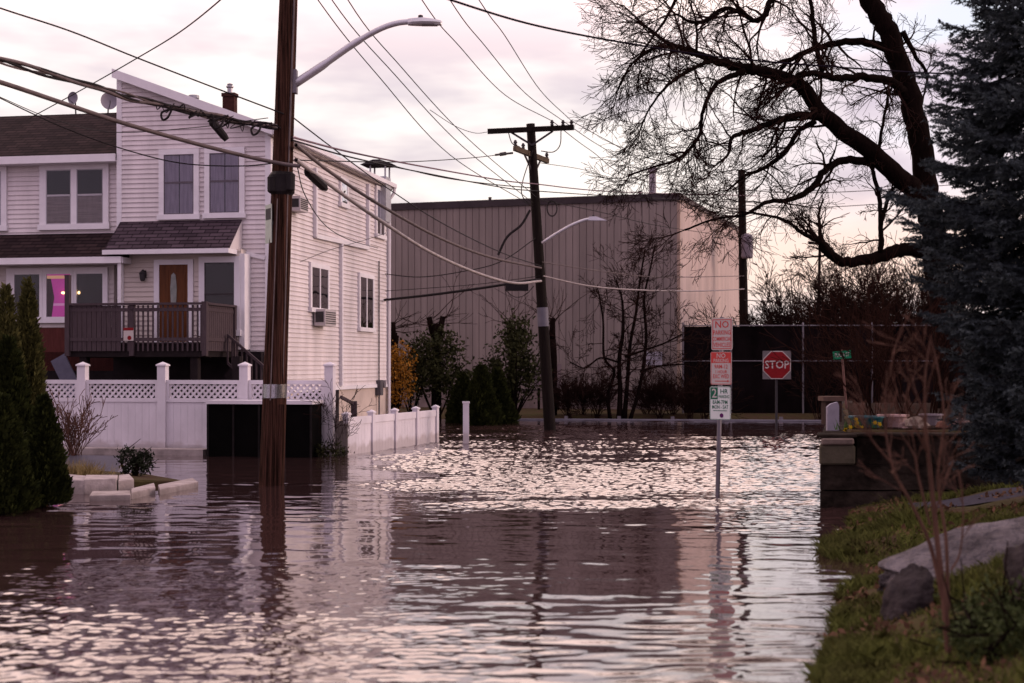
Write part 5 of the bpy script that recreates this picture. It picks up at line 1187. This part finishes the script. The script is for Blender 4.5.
stem([(943, 600, 7.6), (930, 545, 7.6), (912, 505, 7.55), (893, 468, 7.5), (885, 420, 7.5), (887, 370, 7.5)], .013, .0025, 7)
stem([(948, 610, 7.6), (946, 540, 7.65), (938, 480, 7.7), (944, 420, 7.7), (938, 370, 7.7), (930, 335, 7.7)], .011, .0022, 7)
stem([(930, 525, 7.6), (918, 475, 7.6), (914, 455, 7.6), (900, 432, 7.6)], .008, .003, 4)
stem([(951, 570, 7.6), (960, 552, 7.6), (963, 510, 7.6), (958, 470, 7.6)], .006, .003, 3, .2)
stem([(893, 465, 7.5), (872, 440, 7.45), (858, 415, 7.45)], .006, .002, 5, .2)
m.build('stems', BARKB, SA)
# reddish bare shrubs behind the wall
random.seed(31)
for (px, Y, h_, nst, lab) in ((872, 21.5, 2.0, 12, 'reddish bare shrub behind the daffodils'), (905, 22.5, 2.3, 13, 'taller reddish bare shrub behind the pots'), (935, 20.5, 1.7, 10, 'reddish bare shrub close to the spruce')):
    bareshrub('bare_shrub', lab, (gx(px, Y), Y, .9), nst, h_, .28, (6, 5, 4), .016, TWIGR, lev=2, tw=.0045)

# ------------------------------------------------------------------ big bare tree
random.seed(13)
YT = 26.0
BT = empty('bare_tree', (gx(948, YT), YT, .9)); tag(BT, 'huge bare tree with arching limbs spreading left from behind the spruce', 'tree')
tr = MB(); limb = MB(); cr = MB()
def limbs(mb, pts, depth, kids, L, lev=2, start=.15, grav=-.01, kd=(10, 8, 5)):
    kids = int(kids*1.05); n = len(pts); P3 = [(*at(px, py, YT+lerp(depth[0], depth[1], i/(n-1))), w_) for i, (px, py, w_) in enumerate(pts)]
    C_ = smoothcurve(P3, 6); P_ = [Vector(q[:3]) for q in C_]; rad = [max(.011, q[3]*(.84 if pts[0][2] > 20 and mb is tr else .98)/2/F*YT) for q in C_]
    P_ = [p+rdir()*min(.03, r*.25) for p, r in zip(P_, rad)]
    mb.tube(P_, rad, 9 if rad[0] > .08 else 6)
    for _ in range(kids):
        i = random.randint(int(len(P_)*start), len(P_)-2); d = (P_[i+1]-P_[i]).normalized()
        nd = (d*.5+rdir()*.9+Vector((-.15, 0, .05))).normalized(); twig(cr, P_[i], nd, L*random.uniform(.5, 1.3), min(rad[i]*.5, .03), lev, .8, grav, kd, 4, 5, .33, .0040)
    d = (P_[-1]-P_[-3]).normalized()
    for _ in range(3): twig(cr, P_[-1], d+rdir()*.5, L*random.uniform(.6, 1.1), rad[-1]*.7, lev, .8, grav, kd, 4, 5, .33, .0040)
limbs(tr, [(950, 440, 38), (948, 360, 33), (941, 290, 31), (934, 240, 29), (929, 205, 28), (921, 150, 27), (911, 100, 26), (899, 60, 25), (885, 25, 24), (866, -5, 22), (845, -50, 18), (830, -110, 12)], (0, 0), 10, 1.2, start=.5)
A_ = [(934, 222, 24), (918, 196, 22), (903, 180, 20), (863, 146, 18), (824, 115, 16), (798, 84, 13), (767, 73, 11), (740, 68, 9.5), (714, 60, 8), (688, 50, 6), (666, 42, 4), (648, 28, 3)]
limbs(limb, A_, (0, -1.2), 34, 1.5, start=.3)
limbs(limb, [(912, 108, 12), (903, 92, 10), (890, 82, 9), (863, 77, 8), (837, 78, 7), (811, 73, 6), (797, 77, 5)], (0, -.8), 12, 1.0)
limbs(limb, [(894, 50, 10), (880, 46, 9), (863, 42, 8), (837, 43, 7), (811, 50, 6), (789, 61, 5), (776, 76, 4)], (0, .8), 14, 1.1)
limbs(limb, [(822, 72, 5), (815, 40, 5), (811, 5, 4), (803, -40, 3)], (-.6, -.4), 9, 1.0)
limbs(limb, [(824, 117, 8), (798, 115, 7), (776, 121, 6), (749, 131, 5), (732, 138, 4), (728, 154, 3), (716, 165, 2)], (-.5, -1.5), 16, 1.1)
limbs(limb, [(815, 121, 6), (798, 132, 5), (784, 154, 5), (762, 169, 4), (745, 176, 3), (728, 190, 2)], (-.5, .8), 14, 1.1)
limbs(limb, [(874, 163, 9), (846, 160, 8), (824, 171, 7), (811, 189, 6.5), (789, 200, 5), (767, 202, 4), (745, 214, 3), (712, 220, 2), (685, 230, 2)], (-.2, -1.5), 18, 1.1)
limbs(limb, [(744, 71, 6), (718, 83, 5), (703, 110, 4), (699, 136, 3.5), (680, 158, 3), (653, 167, 2), (630, 175, 2)], (-.9, -1.4), 20, 1.0)
limbs(limb, [(937, 254, 16), (907, 250, 14), (886, 254, 13), (863, 261, 11), (840, 261, 10), (826, 251, 9), (821, 242, 8)], (0, -.6), 4, .8)
limbs(limb, [(824, 244, 5), (802, 233, 4), (784, 220, 3), (760, 214, 2.5), (740, 212, 2)], (-.6, -1.2), 9, .9)
limbs(limb, [(881, 252, 6), (881, 228, 5), (879, 198, 4.5), (873, 171, 4)], (-.3, -.2), 7, .8)
limbs(limb, [(881, 225, 4), (886, 205, 4), (892, 190, 3)], (-.3, 0), 3, .6)
limbs(limb, [(878, 155, 4), (883, 123, 3), (888, 97, 3)], (-.1, 0), 5, .7)
limbs(limb, [(902, 31, 6), (916, 57, 4), (927, 75, 3), (924, 95, 2)], (0, .5), 8, .8)
limbs(limb, [(868, -30, 10), (825, -28, 8), (790, -20, 7), (771, 0, 6), (766, 14, 6), (755, 21, 5), (740, 12, 5), (723, 9, 4), (706, 20, 4), (692, 22, 3), (676, 14, 2)], (0, -1.5), 24, 1.1)
limbs(limb, [(868, -40, 10), (800, -60, 7), (740, -50, 5), (690, -20, 4), (665, 20, 3), (640, 55, 2)], (0, 1.2), 18, 1.1)
limbs(limb, [(714, 60, 4), (690, 70, 4), (668, 85, 3), (650, 108, 2), (640, 130, 2)], (-1.0, -1.4), 20, .95)
limbs(limb, [(666, 43, 3), (648, 52, 3), (630, 66, 2), (618, 90, 2)], (-1.2, -.8), 16, .85)
tr.build('trunk', BARK, BT, smooth=True); limb.build('limbs', BARK, BT, smooth=True); cr.build('crown', TWIG, BT)

# ------------------------------------------------------------------ blue spruce
def spruce(base, h, prof, label):
    e = empty('blue_spruce', base); tag(e, label, 'tree'); b = Vector(base)
    m = MB(); m.tube([b-Vector((0, 0, .2)), b+Vector((0, 0, h))], [.16, .02], 10); m.build('trunk', BARK, e)
    br = MB(); A = []; B = []
    rnd = random.Random(4)
    z = .55; 
    while z < 6.3:
        Rz = float(np.interp(z, [q[0] for q in prof], [q[1] for q in prof])); nb_ = 14; off = rnd.uniform(0, 6.28)
        for i in range(nb_):
            a = off+i*2*math.pi/nb_+rnd.uniform(-.2, .2); L = Rz*rnd.uniform(.72, 1.12); dr = rnd.uniform(.20, .42)
            o = Vector((math.cos(a), math.sin(a), 0)); sdv = Vector((-math.sin(a), math.cos(a), 0)); pts = []
            for k in range(9):
                t = k/8; pts.append(b+Vector((0, 0, z))+o*L*t+Vector((0, 0, -dr*L*math.sin(t*2.2)+.12*L*max(0, t-.6)))+sdv*.05*math.sin(t*4+a*3))
            br.tube(pts, [lerp(.022, .005, k/8) for k in range(9)], 4, cap=False)
            ns = int(L*26)
            for s in range(ns):
                t = lerp(.25, 1.0, (s+rnd.random())/ns); k = min(7, int(t*8)); p = pts[k].lerp(pts[k+1], t*8-k); d = (pts[k+1]-pts[k]).normalized()
                side = sdv*(1 if s % 2 else -1); sl = L*(.34*(1.12-t)+.06)*rnd.uniform(.8, 1.2)
                dd = (d*.75+side*rnd.uniform(.5, .95)+Vector((0, 0, rnd.uniform(-.22, .05)))).normalized(); q = p+dd*sl-Vector((0, 0, .10*sl)); A.append(p); B.append(q)
                for j in range(int(sl/.06)):
                    u = rnd.uniform(.25, .95); pp = p.lerp(q, u); s2 = (dd*.8+dd.cross(Vector((0, 0, 1))).normalized()*rnd.choice((-1, 1))*rnd.uniform(.5, 1)+Vector((0, 0, rnd.uniform(-.45, .05)))).normalized(); l2 = rnd.uniform(.07, .14)*(1.2-u*.5); A.append(pp); B.append(pp+s2*l2)
            A.append(pts[6]); B.append(pts[8]+(pts[8]-pts[7])*.4)
        z += .215
    br.build('branches', BARK, e)
    A = np.array(A, float).reshape(-1, 3); B = np.array(B, float).reshape(-1, 3)
    # drop the shoots that only the far side would show
    lenS = np.linalg.norm(B-A, axis=1); cnt = np.clip((lenS/.0046).astype(int), 12, 60); idx = np.repeat(np.arange(len(A)), cnt); n = len(idx)
    t = RNG.uniform(0, 1, n)[:, None]; d = (B-A)/lenS[:, None]; d = d[idx]; p = A[idx]*(1-t)+B[idx]*t
    r = RNG.normal(0, 1, (n, 3)); r -= d*(r*d).sum(1)[:, None]; r /= np.linalg.norm(r, axis=1)[:, None]
    nd = r*.85+d*.6; nd /= np.linalg.norm(nd, axis=1)[:, None]; s = RNG.uniform(.020, .040, (n, 1)); w_ = np.cross(nd, d); w_ /= np.linalg.norm(w_, axis=1)[:, None]; w_ *= .0062
    fo = MB(); fo.tris(np.stack([p-w_, p+w_, p+nd*s], 1)); fo.build('foliage', NEEDLE, e)
    print('spruce shoots', len(A), 'needles', n)
spruce((gx(1052, 14), 14, .38), 9.2, ((.3, .78), (1, 1.02), (2, 1.12), (2.9, 1.46), (3.4, 1.44), (4, 1.2), (5, .97), (6.3, .72)), 'dark blue spruce with drooping boughs filling the right edge')
sp0 = bpy.data.objects['blue_spruce']
for q, rz_, lab in (((8.6, 10.2, 1.0), 1.1, 'unseen blue spruce added up the bank to shade it from the right'), ((7.6, 6.4, .9), 2.3, 'unseen blue spruce added on the camera side to shade the bank')):
    c_ = copy_tree(sp0); c_.location = q; c_.rotation_euler = (0, 0, rz_); c_['label'] = lab  # copies added out of view to keep the low sun off the bank

# ------------------------------------------------------------------ planting before the warehouse
random.seed(8)
leafy('forsythia', 'yellow flowering forsythia between the house and the warehouse', (gx(394, 41.5), 41.5, .1), ((0, 0, 1.1, .5, 30), (.05, 0, 1.7, .42, 26), (-.1, 0, .6, .4, 18)), 2400, .09, LEAFY, 'shrub', 8)
leafy('evergreen_shrub', 'loose olive evergreen shrub around a forked pollarded trunk', (gx(437, 44), 44, .1), ((0, 0, 1.6, .75, 40), (-.6, .2, 1.3, .6, 30), (.5, 0, 1.1, .6, 26), (.15, 0, 2.1, .5, 24)), 3400, .14, LEAFG, 'shrub', 10)
leafy('evergreen_shrub', 'darker olive shrub beside the yellow forsythia', (gx(412, 45), 45, .1), ((0, 0, 1.3, .6, 30), (.2, 0, 1.9, .5, 20)), 1700, .13, LEAFG, 'shrub', 6)
leafy('evergreen_shrub', 'tallest olive evergreen shrub just left of the leaning dark pole', (gx(513, 45), 45, .1), ((0, 0, 1.8, .7, 40), (.1, 0, 2.5, .5, 28), (-.5, 0, 1.3, .6, 26), (.4, 0, 1.2, .6, 26)), 3400, .14, LEAFG, 'shrub', 10)
def pollard(label, px, Y, ytop, forks):
    e = empty('pollarded_tree', (gx(px, Y), Y, .1)); tag(e, label, 'tree'); m = MB(); zt_ = gz(ytop, Y)
    m.tube([(gx(px, Y), Y, -.1), (gx(px, Y)+.03, Y, zt_*.6), (gx(px, Y), Y, zt_-.7)], [.17, .14, .13], 8)
    for (dx, dz) in forks: m.tube([(gx(px, Y), Y, zt_-.8), (gx(px, Y)+dx*.6, Y, zt_-.4), (gx(px, Y)+dx, Y, zt_+dz)], [.12, .10, .085], 8)
    m.build('trunk', BARK, e, smooth=True); m = MB()
    for _ in range(7): twig(m, Vector((gx(px, Y)+random.uniform(-.2, .2), Y, zt_-random.uniform(0, .5))), Vector((random.uniform(-1, 1), random.uniform(-.5, .5), random.uniform(0, 1))), random.uniform(.8, 1.7), .02, 1, .6, .05, (4, 3), 4, 5, .25, .007)
    m.build('twigs', TWIG, e)
pollard('pollarded trunk forking in two above the olive shrub', 436, 44.6, 317, ((-.22, 0), (.22, .02), (.02, -.2)))
pollard('single pollarded stump above the forsythia', 394, 44, 322, ((-.05, 0), (.1, -.4)))
pollard('pollarded trunk rising out of the tallest olive shrub', 512, 45.6, 322, ((-.1, 0), (.15, -.3)))
pollard('dark cut trunk just right of the leaning pole', 552, 46.5, 318, ((.02, 0), (-.1, -.8)))
for (px, Y, h_, r_, lab) in ((481, 41, 1.85, .55, 'dark clipped arborvitae nearest the lone white post'), (497, 42, 1.75, .55, 'dark clipped arborvitae at the right end of the short hedge'), (463, 42.5, 1.6, .5, 'dark clipped arborvitae at the left end of the short hedge')):
    conifer('arborvitae', lab, (gx(px, Y), Y, -.15), h_, r_, 3800, size=.11, group='hedge before the warehouse')
# bare multi stem tree against the warehouse
BW = empty('bare_tree', (gx(622, 45.5), 45.5, .1)); tag(BW, 'bare many stemmed small tree in front of the taupe warehouse wall', 'tree'); m = MB(); cr = MB()
def wl_(pts, kids=10, L=1.2):
    kids = int(kids*1.6)
    P3 = smoothcurve([(*at(px, py, 45.5+dy), w__) for px, py, w__, dy in pts], 5); P_ = [Vector(q[:3]) for q in P3]; rad = [q[3]*.72/2/F*45.5 for q in P3]; m.tube(P_, rad, 7)
    for _ in range(kids):
        i = random.randint(len(P_)//4, len(P_)-2); twig(cr, P_[i], (P_[i+1]-P_[i]).normalized()*.6+rdir()*.8, L*random.uniform(.5, 1.2), rad[i]*.45, 2, .75, .02, (5, 4), 4, 5, .3, .007)
wl_([(619, 422, 9, 0), (620, 390, 7, 0), (619, 360, 6, 0), (623, 330, 5, -.1), (622, 300, 3, 0), (616, 280, 2, -.1)], 14)
wl_([(624, 421, 8, .1), (627, 385, 6, .1), (630, 345, 5, .2), (636, 312, 4, .2), (640, 280, 3, .3), (645, 250, 2, .3)], 14)
wl_([(630, 420, 6, -.1), (640, 385, 5, -.2), (646, 340, 4.5, -.2), (644, 300, 3.5, -.2), (650, 270, 2.5, -.2), (655, 245, 2, -.2)], 14)
wl_([(610, 420, 6, 0), (608, 395, 5, 0), (614, 372, 4, 0), (604, 357, 3.5, 0), (603, 320, 3, .1), (598, 290, 2, .2)], 9)
wl_([(625, 357, 4, 0), (645, 350, 3, -.3), (665, 343, 2.5, -.5), (682, 334, 2, -.6)], 7)
wl_([(618, 362, 3, 0), (600, 358, 2.5, -.3), (585, 368, 2, -.4), (570, 362, 2, -.5)], 6)
wl_([(640, 372, 3, -.2), (660, 366, 2.5, -.4), (690, 364, 2, -.6)], 5)
m.build('trunk', BARK, BW, smooth=True); cr.build('crown', TWIG, BW)
# scruffy bare hedge along the warehouse base
random.seed(17)
hedge_spots = [(570, 46.0), (583, 46.6), (597, 46.2), (648, 46.8), (660, 46.2), (672, 46.6), (689, 45.6)]
names_ = ['next to the dark cut trunk', 'second from the dark cut trunk', 'just left of the bare tree', 'just right of the bare tree', 'below the paper notices', 'left of the warehouse corner', 'in front of the warehouse corner']
for (px, Y), nm in zip(hedge_spots, names_):
    bareshrub('bare_shrub', 'scruffy leafless shrub at the warehouse base '+nm, (gx(px, Y), Y, .1), 20, 1.2, .40, (7, 5), .016, TWIG, group='leafless shrubs along the warehouse base', lev=2, tw=.007)
# bare trees beyond the screened fence
def fartree(label, px, Y, h_, n, spread, lev=3, kd=(6, 5, 4), r=.09, L=None):
    e = empty('bare_tree', (gx(px, Y), Y, .15)); tag(e, label, 'tree', 'bare trees beyond the fence'); m = MB(); cr = MB(); bx = Vector((gx(px, Y), Y, .1))
    tp = bx+Vector((random.uniform(-.2, .2), 0, h_*.35)); m.tube([bx, bx.lerp(tp, .5)+rdir()*.05, tp], [r*1.3, r*1.1, r], 7); m.build('trunk', BARK, e)
    for i in range(n):
        d = Vector((random.gauss(0, spread), random.gauss(0, spread*.6), 1)); twig(cr, bx.lerp(tp, random.uniform(.5, 1)), d, h_*.62*random.uniform(.7, 1.1), r*.6, lev, .75, .0, kd, 4, 6, .22, .009)
    cr.build('crown', TWIG, e)
fartree('spreading bare tree just beyond the fence right of the stop sign', 846, 52, 6.0, 9, .9)
fartree('thin bare tree beyond the fence right of the distant pole', 775, 54, 4.6, 7, .6, 3, (5, 4, 4))
fartree('bare tree beyond the fence close to the big trunk', 905, 50, 4.4, 8, .6)
fartree('low bare tree beyond the fence between the distant pole and the spreading tree', 812, 51, 4.0, 8, .8)
for px, Y, h_, lab in ((790, 50.5, 3.8, 'dense bare brush beyond the fence right of the distant pole'), (835, 49.8, 4.3, 'dense bare brush beyond the fence above the street name sign'), (872, 50.8, 4.7, 'tallest dense bare brush beyond the fence left of the big trunk'), (912, 49.6, 4.4, 'dense bare brush beyond the fence half behind the big trunk')):
    bareshrub('bare_shrub', lab, (gx(px, Y), Y, .1), 20, h_, .34, (7, 5, 4), .03, TWIG, group='bare brush beyond the fence', lev=3, tw=.010)
fartree('slender bare tree against the glow tinted warehouse side', 715, 49.5, 4.6, 4, .5, 2, (5, 4), .05)
bareshrub('bare_shrub', 'bare brush arching in front of the black fence mesh beside the stop sign', (gx(820, 45.5), 45.5, .1), 14, 2.3, .5, (5, 4), .02, TWIG, lev=2, tw=.007)
bareshrub('bare_shrub', 'bare brush in front of the black mesh near the street name sign', (gx(870, 45), 45, .1), 16, 2.8, .45, (6, 4), .02, TWIGR, lev=2, tw=.007)
bareshrub('bare_shrub', 'bare brush in front of the black mesh behind the parking signs', (gx(705, 46), 46, .1), 9, 1.9, .5, (5, 4), .02, TWIG, lev=2, tw=.007)

# ------------------------------------------------------------------ sky, sun, camera
Wd = bpy.data.worlds.new('World'); S.world = Wd; Wd.use_nodes = True; nt = Wd.node_tree; N, L = nt.nodes, nt.links; N.clear()
out = N.new('ShaderNodeOutputWorld'); addn = N.new('ShaderNodeAddShader'); b1 = N.new('ShaderNodeBackground'); b2_ = N.new('ShaderNodeBackground')
L.new(b1.outputs[0], addn.inputs[0]); L.new(b2_.outputs[0], addn.inputs[1]); L.new(addn.outputs[0], out.inputs['Surface'])
sky = N.new('ShaderNodeTexSky'); sky.sky_type = 'NISHITA'; sky.sun_disc = False
SUN = Vector((.95, .10, .26)).normalized()
sky.sun_elevation = math.asin(SUN.z); sky.sun_rotation = math.atan2(SUN.x, SUN.y); sky.air_density = 1; sky.dust_density = 2; 
L.new(sky.outputs[0], b1.inputs['Color']); b1.inputs['Strength'].default_value = .04
tc = N.new('ShaderNodeTexCoord'); sp = N.new('ShaderNodeSeparateXYZ'); L.new(tc.outputs['Generated'], sp.inputs[0])
def MR(x, a, b_, c0=0, c1=1):
    n = N.new('ShaderNodeMapRange'); n.interpolation_type = 'SMOOTHSTEP'; n.inputs['From Min'].default_value = a; n.inputs['From Max'].default_value = b_; n.inputs['To Min'].default_value = c0; n.inputs['To Max'].default_value = c1; L.new(x, n.inputs['Value']); return n.outputs['Result']
def MX(f, a, b_):
    n = N.new('ShaderNodeMix'); n.data_type = 'RGBA'
    if isinstance(f, float): n.inputs[0].default_value = f
    else: L.new(f, n.inputs[0])
    for i, x in ((6, a), (7, b_)):
        if isinstance(x, tuple): n.inputs[i].default_value = (*x, 1)
        else: L.new(x, n.inputs[i])
    return n.outputs[2]
def MU(a, b_, op='MULTIPLY'):
    n = N.new('ShaderNodeMath'); n.operation = op
    for i, x in enumerate((a, b_)):
        if isinstance(x, (int, float)): n.inputs[i].default_value = x
        else: L.new(x, n.inputs[i])
    return n.outputs[0]
def NZ(scale, st, loc, detail=5, rough=.55):
    mp = N.new('ShaderNodeMapping'); mp.inputs['Scale'].default_value = st; mp.inputs['Location'].default_value = loc; L.new(tc.outputs['Generated'], mp.inputs['Vector'])
    n = N.new('ShaderNodeTexNoise'); n.inputs['Scale'].default_value = scale; n.inputs['Detail'].default_value = detail; n.inputs['Roughness'].default_value = rough; L.new(mp.outputs['Vector'], n.inputs['Vector']); return n.outputs['Fac']
x, y, z = sp.outputs
c1 = NZ(3.2, (1, 1, 3.6), (2.1, .4, .7)); c2 = NZ(5.5, (1, 1, 3.0), (.3, 5.2, 1.4))
col = MX(MR(c1, .41, .58), (.98, .845, .785), (.62, .505, .535))
col = MX(MR(z, .175, .36), col, MX(MR(c1, .4, .65), (2.5, 1.74, 1.50), (1.95, 1.38, 1.28)))
rt_ = MR(MU(x, MU(z, -.25), 'ADD'), .06, .24)
purple = MX(MR(c2, .38, .64), (.52, .395, .475), (.80, .66, .71))
purple = MX(MU(MR(c2, .55, .66), MR(z, .12, .19)), purple, (.72, .71, .80))
col = MX(rt_, col, purple)
glow = MU(MR(x, .08, .2), MU(MR(z, .03, .06), MR(z, .13, .075)))
col = MX(MU(glow, .75), col, (1.02, .68, .55))
back = MR(y, .1, -.5)
col = MX(back, col, (.68, .485, .63))
warm = MU(MR(x, .5, .95), MR(z, .45, .05))
col = MX(MU(warm, .7), col, (1.3, .88, .80))
col = MX(MR(z, .55, .9), col, (1.1, .92, .98))
L.new(col, b2_.inputs['Color']); b2_.inputs['Strength'].default_value = .92
ld = bpy.data.lights.new('sun', 'SUN'); ld.energy = 1.0; ld.angle = R(18); ld.color = (1, .74, .73); lo = bpy.data.objects.new('sun', ld); COL.objects.link(lo); lo.rotation_euler = (-SUN).to_track_quat('-Z', 'Y').to_euler(); lo.location = (20, 10, 20)
cd = bpy.data.cameras.new('camera'); co = bpy.data.objects.new('camera', cd); COL.objects.link(co); co.location = (0, 0, CAMZ); co.rotation_euler = (R(90), 0, 0)
cd.lens = 50; cd.sensor_width = 36; cd.sensor_fit = 'HORIZONTAL'; cd.shift_y = (CY-341.5)/1024; cd.clip_end = 3000; cd.clip_start = .1
cd.dof.use_dof = True; cd.dof.focus_distance = 25; cd.dof.aperture_fstop = 2.0
S.camera = co
S.view_settings.view_transform = 'Standard'; S.view_settings.look = 'None'; S.view_settings.gamma = 1; S.view_settings.exposure = .28; S.view_settings.use_curve_mapping = False
S.cycles.max_bounces = 6; S.cycles.diffuse_bounces = 2; S.cycles.glossy_bounces = 3; S.cycles.transparent_max_bounces = 8; S.cycles.use_denoising = True
